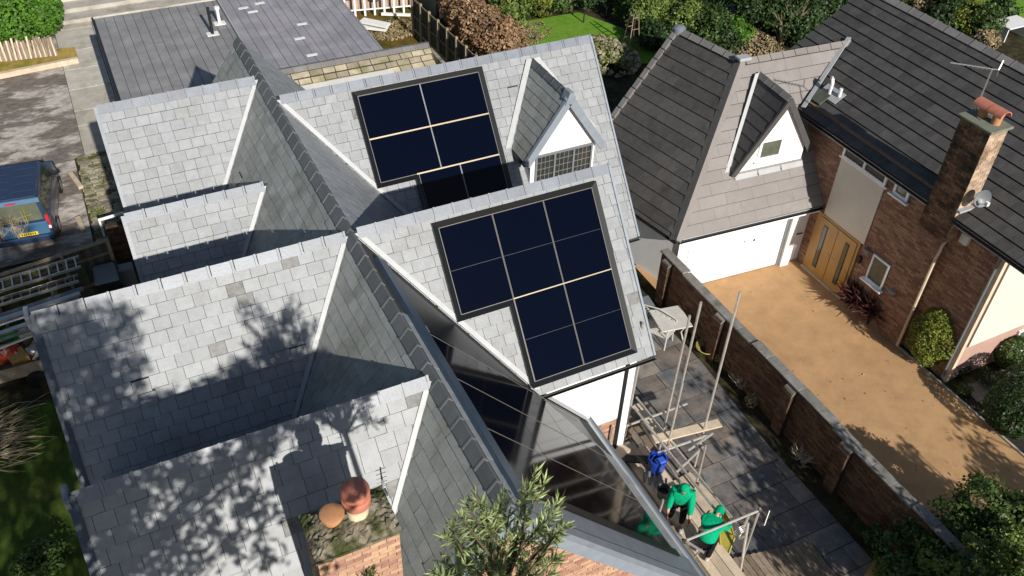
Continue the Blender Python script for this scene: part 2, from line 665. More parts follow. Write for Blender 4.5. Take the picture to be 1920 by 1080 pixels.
def cap_mesh(name, L, wing, pitch1, pitch2, mat, th=.022, collar=True, cmat=None, wing2=None):
    """ridge tile: length along +X, wings down -Y and +Y"""
    mb = MB()
    def prof(ext, hh):
        a1, a2 = radians(pitch1), radians(pitch2)
        l = Vector((0, -cos(a1) * (wing + ext), -sin(a1) * (wing + ext)))
        w2 = wing if wing2 is None else wing2
        r = Vector((0, cos(a2) * (w2 + ext), -sin(a2) * (w2 + ext)))
        n1 = Vector((0, -sin(a1), cos(a1))) * hh
        n2 = Vector((0, sin(a2), cos(a2))) * hh
        t = Vector((0, 0, hh * 1.5))
        return [l, l + n1, t, r + n2, r, Vector((0, 0, 0))]
    p = prof(0, th)
    mb.hexa([v + Vector((.004, 0, 0)) for v in p], [v + Vector((L - (.05 if collar else .008), 0, 0)) for v in p])
    mb.cur = 1 if cmat else 0
    if collar:
        p = prof(.004, th + .008)
        mb.hexa([v + Vector((L - .045, 0, 0)) for v in p], [v + Vector((L - .004, 0, 0)) for v in p])
    me = bpy.data.meshes.new(name)
    me.from_pydata([tuple(v) for v in mb.v], [], mb.f)
    me.materials.append(mat)
    if cmat:
        me.materials.append(cmat)
        me.polygons.foreach_set('material_index', mb.mi)
    bm = bmesh.new()
    bm.from_mesh(me)
    bmesh.ops.recalc_face_normals(bm, faces=bm.faces)
    bm.to_mesh(me)
    bm.free()
    return me


def ridge(pieces, parent, a, b, mesh, L, mat, zoff=.03, flip=False):
    a, b = Vector(a), Vector(b)
    d = b - a
    n = max(1, round(d.length / L))
    X = d.normalized()
    Y = Vector((0, 0, 1)).cross(X).normalized()
    Z = X.cross(Y)
    for i in range(n):
        m4 = Matrix((X, Y, Z)).transposed().to_4x4()
        m4.translation = a + d * (i / n) + Vector((0, 0, zoff + rnd.uniform(-.004, .004)))
        pieces.inst(parent, mat, mesh, m4)


def brick_face(pieces, parent, mat, O, U, w, h, N, bw=.215, bh=.065, mj=.010, depth=.05, holes=(), seed=1, zdir=(0, 0, 1), proud=.006):
    """stretcher-bond bricks standing proud of a wall face; holes are (u0,u1,v0,v1)"""
    R = random.Random(seed)
    O, U, N, Z = Vector(O), Vector(U).normalized(), Vector(N).normalized(), Vector(zdir)
    v = 0
    row = 0
    while v + bh <= h + .02:
        u = -(bw + mj) / 2 if row % 2 else 0
        while u < w:
            u0, u1 = max(u, 0), min(u + bw, w)
            if u1 - u0 > .03:
                segs = [(u0, u1)]
                for (a, b, c, d) in holes:
                    if v + bh > c and v < d:
                        ns = []
                        for s0, s1 in segs:
                            if s1 <= a or s0 >= b:
                                ns.append((s0, s1))
                            else:
                                if a - s0 > .03:
                                    ns.append((s0, a))
                                if s1 - b > .03:
                                    ns.append((b, s1))
                        segs = ns
                for s0, s1 in segs:
                    c = O + U * ((s0 + s1) / 2) + Z * (v + bh / 2) + N * (proud - depth / 2 + R.uniform(-.002, .003))
                    pieces.box(parent, mat, c, (s1 - s0, depth, bh), (U, N, Z))
            u += bw + mj
        v += bh + mj
        row += 1


# ------------------------------------------------------------------ foliage
def leaf_cloud(name, blobs, n, size, mat, parent=None, seed=1, aspect=.55, inner=.55, lump=.25, droop=0.0, clump=0):
    """many folded leaf faces through the volume of ellipsoids (cx,cy,cz,rx,ry,rz)"""
    R = np.random.default_rng(seed)
    o0 = np.array(wloc(parent)) if parent else np.zeros(3)
    B = np.array(blobs, float)
    wt = (B[:, 3] * B[:, 4] + B[:, 4] * B[:, 5] + B[:, 3] * B[:, 5])
    idx = R.choice(len(B), n, p=wt / wt.sum())
    d = R.normal(size=(n, 3))
    d /= np.linalg.norm(d, axis=1)[:, None]
    if clump:
        # gather leaves into clumps so that light and dark masses and gaps appear
        cd = R.normal(size=(len(B) * clump, 3))
        cd /= np.linalg.norm(cd, axis=1)[:, None]
        ci = R.integers(0, clump, n) + idx * clump
        d = cd[ci] + R.normal(size=(n, 3)) * .22
        d /= np.linalg.norm(d, axis=1)[:, None]
        rr = (R.uniform(.6, 1.05, len(B) * clump))[ci] + R.normal(size=n) * .08
    else:
        rr = inner + (1 - inner) * R.uniform(0, 1, n) ** .6
        ph = B[idx, 0] * 3.1 + B[idx, 1] * 1.7
        rr *= 1 + lump * np.sin(d[:, 0] * 5 + ph) * np.sin(d[:, 1] * 4.3 + ph * 2) * np.sin(d[:, 2] * 4.7 + 1)
    c = B[idx, :3] + d * B[idx, 3:] * rr[:, None]
    nrm = d * .8 + R.normal(size=(n, 3)) * .55 + np.array([0, 0, .35])
    nrm /= np.linalg.norm(nrm, axis=1)[:, None]
    t = np.cross(nrm, R.normal(size=(n, 3)))
    t /= np.linalg.norm(t, axis=1)[:, None]
    t[:, 2] -= droop
    b = np.cross(nrm, t)
    s = size * R.uniform(.6, 1.3, n)[:, None]
    tip = c + t * s
    base = c - t * s
    l = c + b * s * aspect + nrm * s * .15
    r = c - b * s * aspect + nrm * s * .15
    V = np.stack([base, l, tip, r], 1).reshape(-1, 3) - o0
    F = np.arange(4 * n).reshape(n, 4)
    me = bpy.data.meshes.new(name)
    me.vertices.add(4 * n)
    me.vertices.foreach_set('co', V.ravel().astype(np.float32))
    me.loops.add(4 * n)
    me.loops.foreach_set('vertex_index', F.ravel().astype(np.int32))
    me.polygons.add(n)
    me.polygons.foreach_set('loop_start', np.arange(0, 4 * n, 4, dtype=np.int32))
    me.polygons.foreach_set('loop_total', np.full(n, 4, dtype=np.int32))
    me.materials.append(mat)
    me.update(calc_edges=True)
    me.validate()
    o = bpy.data.objects.new(name, me)
    COL.objects.link(o)
    if parent:
        o.parent = parent
    return o


def twigs(base, n, length, spread, r0, seed, up=1.0, sub=3, bend=.3):
    R = random.Random(seed)
    mb = MB()
    base = Vector(base)
    for i in range(n):
        a = R.uniform(0, 2 * pi)
        d = Vector((cos(a) * spread, sin(a) * spread, up)).normalized()
        L = length * R.uniform(.6, 1.1)
        pts = [base + Vector((R.uniform(-.1, .1), R.uniform(-.1, .1), 0))]
        for k in range(3):
            d = (d + Vector((R.uniform(-bend, bend), R.uniform(-bend, bend), R.uniform(-.1, .2)))).normalized()
            pts.append(pts[-1] + d * L / 3)
        mb.tube(pts, [r0, r0 * .75, r0 * .5, r0 * .25], 5)
        for k in range(sub):
            q = pts[R.choice((1, 2))]
            dd = (d + Vector((R.uniform(-.8, .8), R.uniform(-.8, .8), R.uniform(-.1, .5)))).normalized()
            mb.tube([q, q + dd * L * .25, q + dd * L * .45 + Vector((R.uniform(-.05, .05), R.uniform(-.05, .05), .05))], [r0 * .5, r0 * .35, r0 * .15], 4)
    return mb


LEAF_DK = leafmat('leaf_dark_green', (.02, .045, .012), (.045, .085, .02))
LEAF_MD = leafmat('leaf_mid_green', (.035, .075, .015), (.085, .14, .03))
LEAF_LT = leafmat('leaf_light_green', (.10, .16, .03), (.2, .26, .06))
LEAF_YG = leafmat('leaf_yellow_green', (.11, .15, .02), (.22, .24, .04))
LEAF_BR = leafmat('leaf_bright_green', (.06, .16, .015), (.11, .24, .025))
LEAF_NEEDLE = leafmat('needle_leaf', (.15, .21, .065), (.38, .43, .20), .22)
LEAF_DRY = leafmat('dry_fern', (.22, .16, .09), (.34, .27, .15), .1, .8)


def plant(name, label, cat, base, blobs, n, size, mat, trunk=None, group=None, seed=1, stems=0, **k):
    """crown of leaf faces over a branching trunk; blobs relative to base"""
    base = Vector(base)
    t = thing(name, label, cat, base, group)
    bl = [(base.x + b[0], base.y + b[1], base.z + b[2], b[3], b[4], b[5]) for b in blobs]
    leaf_cloud('crown', bl, n, size, mat, t, seed, **k)
    R = random.Random(seed)
    mb = MB()
    r0 = trunk or .05
    for i, b in enumerate(bl[:max(4, stems)]):
        c = Vector(b[:3])
        mid = base.lerp(c, .5) + Vector((R.uniform(-.1, .1), R.uniform(-.1, .1), 0))
        mb.tube([base + Vector((R.uniform(-.05, .05), R.uniform(-.05, .05), -.02)), mid, c], [r0, r0 * .7, r0 * .3], 6)
        for q in range(4):
            e = c + Vector((R.uniform(-.7, .7) * b[3], R.uniform(-.7, .7) * b[4], R.uniform(-.3, .8) * b[5]))
            mb.tube([mid.lerp(c, R.uniform(.2, 1)), e], [r0 * .35, r0 * .1], 5)
    mb.build('trunk', mBark, t)
    return t

# ================================================================== GROUND
def sheet(name, pts, z, mat, kind='structure'):
    mb = MB()
    mb.poly([(x, y, z) for x, y in pts])
    me = mb.build(name, mat)
    return tag(me, kind=kind)


sheet('ground', [(-160, -60), (200, -60), (200, 260), (-160, 260)], -.06, mSoil)
sheet('yard', [(-30, 25.5), (.6, 25.5), (.6, 60), (-30, 60)], -.02, mYard)
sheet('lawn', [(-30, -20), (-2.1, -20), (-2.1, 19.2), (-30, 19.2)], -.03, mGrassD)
DX = 13.55                                             # boundary wall line
sheet('driveway', [(DX, -25), (18.55, -25), (18.55, 17.6), (DX, 17.6)], 0.0, mDrive)
sheet('back_garden_lawn', [tuple(at(*p, 0).xy) for p in ((905, 52), (1085, 22), (1175, 55), (1235, 98), (1225, 118), (1090, 118), (930, 118))], -.02, mGrass)
sheet('mossy_ground', [(5, 26), (13.7, 26), (15.6, 42), (5, 42)], -.03, mMoss)
sheet('far_lawn', [tuple(at(*p, 0).xy) for p in ((1750, -20), (2000, -60), (2000, 60), (1850, 20))], -.03, mGrass)

# ================================================================== MAIN HOUSE
H = 7.4
SX = 3.5
aS, aE = radians(52.4), radians(49)
cS, sS, tS = cos(aS), sin(aS), tan(aS)
cE, sE, tE = cos(aE), sin(aE), tan(aE)
K = tS / tE
house = thing('slate_roofed_house', 'large house with steep pale slate roofs, cross gables and inset black solar panels', 'house', (4, 12, 0))
slates = Pieces('slate', house)
caps = Pieces('ridge_cap', house)

def s_slope(y, x0=0, z=H):
    return Slope((x0, y, z), (1, 0, 0), (0, -cS, -sS))
def n_slope(y, z=H):
    return Slope((0, y, z), (1, 0, 0), (0, cS, -sS))
w_slope = Slope((SX, 0, H), (0, 1, 0), (-cS, 0, -sS))
e_slope = Slope((SX, 0, H), (0, 1, 0), (cE, 0, -sE))

yL1, yR4, zR4, yL3, yL4, yRa, yRb = 20.03, 17.0, 6.44, 13.3, 9.2, 18.87, 13.32
YF, YB = 6.45, 22.3                                     # front and back verge of the spine

# south-facing slopes: (ridge y, ridge z, polygon in u,w)
def wof(dy):
    return dy / cS
L1s = s_slope(yL1)
L1p = [(-.2, 0), (SX, 0), (SX - 1.9, wof(1.9)), (-.2, wof(1.9))]
R4s = s_slope(yR4, z=zR4)
dR = (H - zR4) / tS
R4p = [(-.27, 0), (SX - dR, 0), (SX - dR - 1.85, wof(1.85)), (-.27, wof(1.85))]
L3s = s_slope(yL3)
L3p = [(-2.0, 0), (SX, 0), (SX - 2.05, wof(2.05)), (-2.0, wof(2.05))]
L4s = s_slope(yL4)
L4p = [(-1.8, 0), (SX, 0), (SX - 2.7, wof(2.7)), (-1.8, wof(2.7))]
Ras = s_slope(yRa)
wRa = wof(3.32)
Rap = [(SX, 0), (11.95, 0), (11.95, wRa), (SX + K * 3.32, wRa)]
Rbs = s_slope(yRb)
wRb = wof(2.56)
Rbp = [(SX, 0), (9.17, 0), (9.17, wRb), (SX + K * 2.56, wRb)]

# solar array footprints (u0,u1,w0,w1) on their slopes
LOW = [(5.19, 8.65, .36, 2.12), (6.35, 8.65, 2.12, 3.88)]
UPP = [(5.44, 8.60, .33, 2.44), (6.42, 8.60, 2.44, 4.2)]

CH0 = at(563, 964, 8.0)                                # chimney back-left top corner
CHX0, CHX1 = CH0.x, at(713, 912, 8.0).x
CHY1 = .5 * (CH0.y + at(713, 912, 8.0).y)
CHY0 = at(748, 986, 8.0).y

for i, (sl, pg, g, skip) in enumerate(((L1s, L1p, .24, ()), (R4s, R4p, .24, ()), (L3s, L3p, .237, ()), (L4s, L4p, .25, ()),
                                        (Ras, Rap, .24, UPP), (Rbs, Rbp, .24, LOW))):
    o = slab(house, sl, pg)
    lay(slates, o, sl, pg, mSlate, gauge=g, width=.295, seed=10 + i, skip=skip)

wpolys = [
    [(YF, 0), (yL4, 0), (YF, wof(yL4 - YF))],
    [(yL4, 0), (yL3, 0), ((yL3 + yL4) / 2, wof((yL3 - yL4) / 2))],
    [(yL3, 0), (yL1, 0), ((yL3 + yL1) / 2, wof((yL1 - yL3) / 2))],
    [(yL1, 0), (YB, 0), (YB, wof(YB - yL1))],
]
for i, pg in enumerate(wpolys):
    o = slab(house, w_slope, pg)
    lay(slates, o, w_slope, pg, mSlateW, gauge=.24, width=.295, seed=30 + i)
EW = 6.45                                               # slope length of the front east slope
ywall = 10.95
epolys = [
    [(YF, 0), (yRb, 0), (ywall, K * (yRb - ywall) / cE), (ywall, EW), (YF, EW)],
    [(yRb, 0), (yRa, 0), ((yRb + yRa) / 2, K * (yRa - yRb) / 2 / cE)],
    [(yRa, 0), (YB, 0), (YB, K * (YB - yRa) / cE)],
]
EARR = (7.08, 11.75, .62, 5.78)
for i, pg in enumerate(epolys):
    o = slab(house, e_slope, pg)
    lay(slates, o, e_slope, pg, mSlate, gauge=.24, width=.295, seed=40 + i, gap=.006, tail=.012,
        skip=[EARR] if i == 0 else ())
# hidden north-facing slopes close the roofs
for y, z, x0, x1, x1b, run in ((yL1, H, -.2, SX, SX, 2.6), (yR4, zR4, -.27, SX - dR, SX - dR - 1.1, 1.15), (yL3, H, -2.0, SX, SX - 3.3, 3.3), (yL4, H, -1.8, SX, SX - 2.05, 2.05),
                               (yRa, H, SX, 11.95, 11.95, 3.3), (yRb, H, SX, 9.17, 9.17, 2.75)):
    sl = n_slope(y, z)
    if x0 < SX - .1:
        pg = [(x0, 0), (x1, 0), (x1b, wof(run)), (x0, wof(run))]
    else:
        pg = [(x0, 0), (x1, 0), (x1, wof(run)), (x0 + K * run, wof(run))]
    o = slab(house, sl, pg)
    lay(slates, o, sl, pg, mSlate, gauge=.24, width=.295, seed=60 + int(y), gap=.008)
slates.flush()

# ridge caps
mRidgeJoint = M('ridge_joint', (.155, .16, .165), .5, .14, 5, .08, 20, .1)
c52 = cap_mesh('ridge_cap', .41, .19, 52, 52, mCap)
c52d = cap_mesh('ridge_cap', .43, .21, 52, 49, mCapDark, cmat=mRidgeJoint, wing2=.07)
cL1 = ((-.2, yL1, H), (SX - .15, yL1, H))
for a, b in (cL1, ((-.27, yR4, zR4), (SX - dR - .1, yR4, zR4)), ((-2.05, yL3, H), (SX - .1, yL3, H)), ((-1.85, yL4, H), (SX - .1, yL4, H)),
             ((SX + .15, yRa, H), (11.97, yRa, H)), ((SX + .12, yRb, H), (9.19, yRb, H))):
    ridge(caps, house, a, b, c52, .41, mCap)
ridge(caps, house, (SX, YB, H), (SX, YF, H), c52d, .43, mCapDark, zoff=.035)
caps.flush()

# valley strips (pale) where slopes meet
def valley(y, side, dy, zt=H, x=SX, wid=.085, y0=0.02):
    if side == 'W':
        d = Vector((-1, -1, -tS)).normalized()
        da, db = Vector((-1, 0, 0)) * wid * 1.2, Vector((-cS, 0, -sS)) * -wid * .2 + Vector((0, 1, 0)) * wid
    else:
        d = Vector((K, -1, -tS)).normalized()
        da, db = Vector((1, 0, 0)) * wid * 1.4, Vector((0, 1, 0)) * wid
    L = dy / abs(d.y)
    a = Vector((x, y, zt)) + d * .12
    return strip(house, 'valley_flashing', a, Vector((x, y, zt)) + d * L, da, db, mValley)
valley(yL1, 'W', 1.9)
valley(yR4, 'W', 1.9, zR4, SX - dR)
valley(yL3, 'W', 2.05)
valley(yL4, 'W', 2.7)
valley(yRa, 'E', 2.75)
valley(yRb, 'E', 2.5)
# abutment flashing where the east slope meets the white wall
pA, pB = e_slope.P(ywall, K * (yRb - ywall) / cE, .02), e_slope.P(ywall, EW, .02)
mb = MB()
mb.hexa([pA, pB, pB + Vector((0, -.16, 0)), pA + Vector((0, -.16, 0))], [p + Vector((0, 0, .03)) for p in (pA, pB, pB + Vector((0, -.16, 0)), pA + Vector((0, -.16, 0)))])
mb.build('abutment_flashing', mValley, house)

# verge trims
def verge(name, sl, u, w0, w1, wd, hgt, mat, up=.05):
    mb = MB()
    a, b = sl.P(u, w0, up), sl.P(u, w1, up)
    mb.hexa([a, b, b + sl.U * wd, a + sl.U * wd], [p - sl.N * hgt for p in (a, b, b + sl.U * wd, a + sl.U * wd)])
    return mb.build(name, mat, house)
verge('verge_trim', L1s, -.26, 0, wof(1.9), .07, .2, mCap)
verge('verge_trim', R4s, -.34, 0, wof(1.85), .08, .2, mCap)
verge('verge_trim', L3s, -2.12, 0, wof(2.05), .13, .22, mNavy)
verge('verge_trim', L4s, -1.93, 0, wof(2.7), .13, .22, mNavy)
verge('verge_trim', Ras, 11.94, 0, wRa, .05, .14, mTrimGrey)
verge('verge_trim', Rbs, 9.16, 0, wRb, .05, .14, mTrimGrey)
for y, x0 in ((yL3, -2.14), (yL4, -1.95)):
    mb = MB()
    mb.box((x0 + .03, y, H - .04), (.07, .3, .26))
    mb.build('ridge_end', mCap, house)

# front verge of the spine: east side tile margin, bargeboard, left side trim
def front_verge():
    sl = e_slope
    mb = MB()
    a, b = sl.P(YF - .16, .05, .05), sl.P(YF - .16, EW + .05, .05)
    mb.hexa([a, b, b + Vector((0, .18, 0)), a + Vector((0, .18, 0))], [p - sl.N * .10 for p in (a, b, b + Vector((0, .18, 0)), a + Vector((0, .18, 0)))])
    mb.build('verge_trim', mCap, house)
    mb = MB()
    a, b = sl.P(YF - .155, .05, -.055), sl.P(YF - .155, EW + .05, -.055)
    dn = Vector((0, 0, -.30))
    mb.hexa([a, b, b + dn, a + dn], [p + Vector((0, .03, 0)) for p in (a, b, b + dn, a + dn)])
    mb.build('bargeboard', mTrimGrey, house)
    sl = w_slope
    mb = MB()
    a, b = sl.P(YF - .12, 0, .05), sl.P(YF - .12, 4.0, .05)
    mb.hexa([a, b, b + Vector((0, .13, 0)), a + Vector((0, .13, 0))], [p - sl.N * .25 for p in (a, b, b + Vector((0, .13, 0)), a + Vector((0, .13, 0)))])
    mb.build('verge_trim', mTrimGrey, house)
front_verge()
# margin of slates between solar array and front verge is a flat flashing
mb = MB()
a = [e_slope.P(y, w_, .03) for y, w_ in ((YF, .5), (EARR[0] - .12, .5), (EARR[0] - .12, EW), (YF, EW))]
mb.prism(a, e_slope.N * -.03)
mb.build('verge_flashing', mCap, house)

# gutters
def gutter(name, a, b, r=.06, mat=None, parent=None):
    a, b = Vector(a), Vector(b)
    d = (b - a).normalized()
    side = d.cross(Vector((0, 0, 1))).normalized()
    mb = MB()
    n = 8
    outer = [side * (cos(pi + pi * k / n) * r) + Vector((0, 0, sin(pi + pi * k / n) * r)) for k in range(n + 1)]
    inner = [p * .86 for p in outer][::-1]
    pr = outer + inner
    mb.hexa([a + p for p in pr], [b + p for p in pr])
    return mb.build(name, mat or mBlack, parent or house)
pe0, pe1 = e_slope.P(YF, EW), e_slope.P(ywall, EW)
gutter('gutter', pe0 + Vector((.07, 0, -.02)), pe1 + Vector((.07, 0, -.02)), .07, mTrimGrey)
mb = MB()
mb.box2((pe0.x - .06, YF - .1, pe0.z - .04), (pe0.x + .02, ywall, pe0.z + .035))
mb.build('eaves_flashing', mValley, house)
rb0, rb1 = Rbs.P(SX + K * 2.56, wRb), Rbs.P(9.2, wRb)
gutter('gutter', rb0 + Vector((0, -.06, -.03)), rb1 + Vector((0, -.06, -.03)), .05, mBlack)
ra0, ra1 = Ras.P(9.4, wRa), Ras.P(11.98, wRa)
gutter('gutter', ra0 + Vector((0, -.06, -.03)), ra1 + Vector((0, -.06, -.03)), .05, mBlack)

# walls
def wallbox(name, p, q, mat):
    mb = MB()
    mb.box2(p, q)
    return mb.build(name, mat, house)
# right wing (white cladding boards over a brick plinth)
wallbox('wall', (SX + 2.0, ywall + .06, 0), (8.85, 16.0, 3.8), mWhite)
for k, (x0, x1) in enumerate(((6.35, 7.68), (7.69, 8.28), (8.29, 8.62))):
    wallbox('cladding_panel', (x0, ywall + .01, 2.08), (x1, ywall + .057, 3.93), mWhitePl)
wallbox('corner_post', (8.63, ywall - .005, .9), (8.72, ywall + .058, 3.93), mBlack)
wallbox('corner_board', (8.73, ywall + .0, .9), (8.9, ywall + .059, 3.93), mWhitePl)
pl = wallbox('brick_plinth', (6.2, ywall + .03, 0), (8.62, ywall + .058, 2.05), mMortarL)
bp = Pieces('brick', house, 290)
brick_face(bp, pl, mBrickO, (6.2, ywall + .03, 0.0), (1, 0, 0), 2.42, 2.05, (0, -1, 0), seed=3)
wallbox('wall', (5.2, 16.2, 0), (11.6, 21.5, 3.3), mWhite)
wallbox('wall', (.1, 14.2, 0), (SX + 1.0, 22.1, 3.5), mWhite)
wallbox('wall', (-1.7, 9.6, 0), (SX, 14.3, 4.4), mWhite)
wallbox('wall', (-1.5, 7.0, 0), (SX, 9.7, 4.3), mWhite)
# spine front gable in brick
gw = MB()
yg = YF + .28
gp = [(SX - 2.1, yg, 0), (pe0.x - .25, yg, 0), (pe0.x - .25, yg, pe0.z + .05), (SX, yg, H - .35), (SX - 2.1, yg, 4.6)]
gw.prism(gp, (0, .22, 0))
gable = gw.build('gable_wall', mMortarL, house)
# rows of brick clipped to the gable triangle
R = random.Random(5)
v = 2.0
row = 0
while v < H - .5:
    xl = SX - (H - .42 - v) / tS * 1.0
    xr = SX + (H - .42 - v) / tE
    xl, xr = max(xl, SX - 2.05), min(xr, pe0.x - .28)
    u = xl - (.11 if row % 2 else 0)
    while u < xr:
        a, b = max(u, xl), min(u + .215, xr)
        if b - a > .04:
            bp.box(gable, mBrickO, Vector(((a + b) / 2, yg - .004, v + .0325)), (b - a, .03, .065), (Vector((1, 0, 0)), Vector((0, 1, 0)), Vector((0, 0, 1))))
        u += .225
    v += .075
    row += 1

# ------------------------------------------------------------------ dormer
DY, DZ, DXc, DHW = 16.67, 7.18, 10.15, 1.15
dz_e = 5.52
dt = (DZ - dz_e) / DHW
yb_ridge = yRa - (H - DZ) / tS
yb_eave = yRa - (H - dz_e) / tS
dorm = MB()
yf = DY + .12
dorm.prism([(DXc - .93, yf, 4.3), (DXc + .93, yf, 4.3), (DXc + .93, yf, DZ - .93 * dt - .02), (DXc, yf, DZ - .06), (DXc - .93, yf, DZ - .93 * dt - .02)], (0, .1, 0))
dorm.box2((DXc - .93, yf + .1, 4.3), (DXc - .86, 17.9, 5.75))
dorm.box2((DXc + .86, yf + .1, 4.3), (DXc + .93, 17.9, 5.75))
dormer = dorm.build('dormer', mWhite, house)
dsl = Pieces('slate', house, 0)
for sgn in (-1, 1):
    ang = math.atan(dt)
    sl = Slope((DXc, 0, DZ), (0, 1, 0), (sgn * cos(ang), 0, -sin(ang)))
    we = DHW / cos(ang)
    pg = [(DY - .02, 0), (yb_ridge, 0), (yb_eave, we), (DY - .02, we)]
    mbs = MB()
    mbs.prism([sl.P(u, w_, -.005) for u, w_ in pg], sl.N * -.07)
    mbs.build('dormer_roof', mUnder, dormer)
    lay(dsl, dormer, sl, pg, mSlateW if sgn < 0 else mSlate, gauge=.24, width=.295, seed=70 + sgn)
    b = MB()
    a0, a1 = sl.P(DY - .05, -.02, .03), sl.P(DY - .05, we + .05, .03)
    b.hexa([a0, a1, a1 + Vector((0, .1, 0)), a0 + Vector((0, .1, 0))], [p - sl.N * .2 for p in (a0, a1, a1 + Vector((0, .1, 0)), a0 + Vector((0, .1, 0)))])
    b.build('bargeboard', mTrimGrey, dormer)
    gb = MB()
    g0, g1 = sl.P(DY, we + .04, -.05), sl.P(yb_eave, we + .04, -.05)
    gb.bar(g0, g1, .1, .1)
    gb.build('gutter', mBlack, dormer)
    f0, f1 = sl.P(yb_ridge - .05, 0, .03), sl.P(yb_eave, we, .03)
    b2 = MB()
    dd = Vector((sgn * .16, 0, .01))
    b2.hexa([f0, f1, f1 + dd, f0 + dd], [p + Vector((0, 0, .03)) for p in (f0, f1, f1 + dd, f0 + dd)])
    b2.build('flashing', mValley, dormer)
dsl.flush('dormer_slates')
dcap = Pieces('ridge_cap', dormer)
ridge(dcap, dormer, (DXc, DY + .1, DZ), (DXc, yb_ridge - .05, DZ), cap_mesh('ridge_cap', .36, .15, 55, 55, mCapDark), .36, mCapDark, .03)
dcap.flush()
mb = MB()
mb.hexa([(DXc - .16, DY - .08, DZ - .22), (DXc + .16, DY - .08, DZ - .22), (DXc + .05, DY - .08, DZ + .09), (DXc - .05, DY - .08, DZ + .09)], [(DXc - .16, DY + .2, DZ - .22), (DXc + .16, DY + .2, DZ - .22), (DXc + .05, DY + .2, DZ + .09), (DXc - .05, DY + .2, DZ + .09)])
mb.build('apex_cap', mTrimGrey, dormer)

def window(parent, O, U, N, w, h, frame, glass, fw=.05, cols=1, mull=None, grid=None, sill=None, sillmat=None, name='window'):
    """window with frame, panes and glazing bars; O lower-left corner on the wall face"""
    O, U, N = Vector(O), Vector(U).normalized(), Vector(N).normalized()
    Z = Vector((0, 0, 1))
    ax = (U, N, Z)
    mb = MB()
    cc = lambda u, z, d: O + U * u + Z * z + N * d
    mb.box(cc(w / 2, fw / 2, .02), (w, .06, fw), ax)
    mb.box(cc(w / 2, h - fw / 2, .02), (w, .06, fw), ax)
    mb.box(cc(fw / 2, h / 2, .02), (fw, .06, h - 2 * fw), ax)
    mb.box(cc(w - fw / 2, h / 2, .02), (fw, .06, h - 2 * fw), ax)
    for k in range(1, cols):
        mb.box(cc(w * k / cols, h / 2, .02), (fw, .06, h - 2 * fw), ax)
    f = mb.build(name, frame, parent)
    lvl3 = parent.parent is not None and parent.parent.parent is not None
    host = parent if lvl3 or (parent.parent is not None) else f
    for k in range(cols):
        u0, u1 = w * k / cols + fw * (1 if k == 0 else .5), w * (k + 1) / cols - fw * (1 if k == cols - 1 else .5)
        g = MB()
        g.box(cc((u0 + u1) / 2, h / 2, .0), (u1 - u0, .02, h - 2 * fw), ax)
        g.build('pane', glass, host)
        if grid:
            gb_ = MB()
            nc, nr = grid
            for i in range(1, nc):
                gb_.box(cc(u0 + (u1 - u0) * i / nc, h / 2, .016), (.014, .012, h - 2 * fw), ax)
            for j in range(1, nr):
                gb_.box(cc((u0 + u1) / 2, fw + (h - 2 * fw) * j / nr, .017), (u1 - u0, .012, .014), ax)
            gb_.build('glazing_bar', mAlu, host)
    if sill:
        sb = MB()
        sb.box(cc(w / 2, -.03, sill / 2), (w + .16, sill, .05), ax)
        sb.build('sill', sillmat or mWhitePl, host)
    return f
window(dormer, (9.34, yf - .002, 4.72), (1, 0, 0), (0, -1, 0), 1.66, .86, mPlasticG, mGlassD, .05, 3, grid=(4, 4))

# ------------------------------------------------------------------ front chimney on the left wing
ZC = 8.0
chim = MB()
chim.box2((CHX0 + .03, CHY0 + .03, 5.0), (CHX1 - .03, CHY1 - .03, ZC - .03))
chimney = chim.build('chimney', mMortarL, house)
for (O, U, wd, N) in (((CHX0, CHY0 + .02, 5.2), (1, 0, 0), CHX1 - CHX0, (0, -1, 0)), ((CHX1 - .02, CHY0, 5.2), (0, 1, 0), CHY1 - CHY0, (1, 0, 0)),
                      ((CHX0 + .02, CHY0, 5.2), (0, 1, 0), CHY1 - CHY0, (-1, 0, 0)), ((CHX0, CHY1 - .02, 5.2), (1, 0, 0), CHX1 - CHX0, (0, 1, 0))):
    brick_face(bp, chimney, mBrickO, O, U, wd, ZC - .1 - 5.2, N, depth=.04, seed=int(wd * 100), proud=.02)
bp.flush()
R = random.Random(11)
fl = MB()
nx, ny = 26, 18
gv = []
for j in range(ny + 1):
    for i in range(nx + 1):
        fx, fy = i / nx, j / ny
        e = min(fx, 1 - fx, fy, 1 - fy)
        z = ZC - .06 + min(.1, e * .6) + R.uniform(-.018, .022) + .09 * math.exp(-(((fx - .68) / .2) ** 2 + ((fy - .58) / .28) ** 2))
        gv.append((CHX0 - .03 + fx * (CHX1 - CHX0 + .06), CHY0 - .03 + fy * (CHY1 - CHY0 + .06), z))
fl.add(gv, [[j * (nx + 1) + i, j * (nx + 1) + i + 1, (j + 1) * (nx + 1) + i + 1, (j + 1) * (nx + 1) + i] for j in range(ny) for i in range(nx)])
fl.box2((CHX0 - .03, CHY0 - .03, ZC - .13), (CHX1 + .03, CHY1 + .03, ZC - .09))
fl.build('flaunching', mMortarTop, chimney)
pc = at(672, 968, ZC)
mb = MB()
mb.lathe((pc.x, pc.y, ZC - .02), [(.13, 0), (.14, .02), (.14, .22), (.15, .23), (.15, .27), (.14, .28)], 24)
mb.build('chimney_pot', mBuff, chimney, smooth=True)
mb = MB()
mb.lathe((pc.x, pc.y, ZC + .25), [(.125, 0), (.17, .03), (.185, .06), (.185, .14), (.165, .16), (.165, .22), (.185, .235), (.185, .30), (.17, .345), (.12, .375), (.05, .385), (.01, .386)], 28)
mb.build('cowl', mTerra, chimney, smooth=True)
pd = at(624, 974, ZC)
mb = MB()
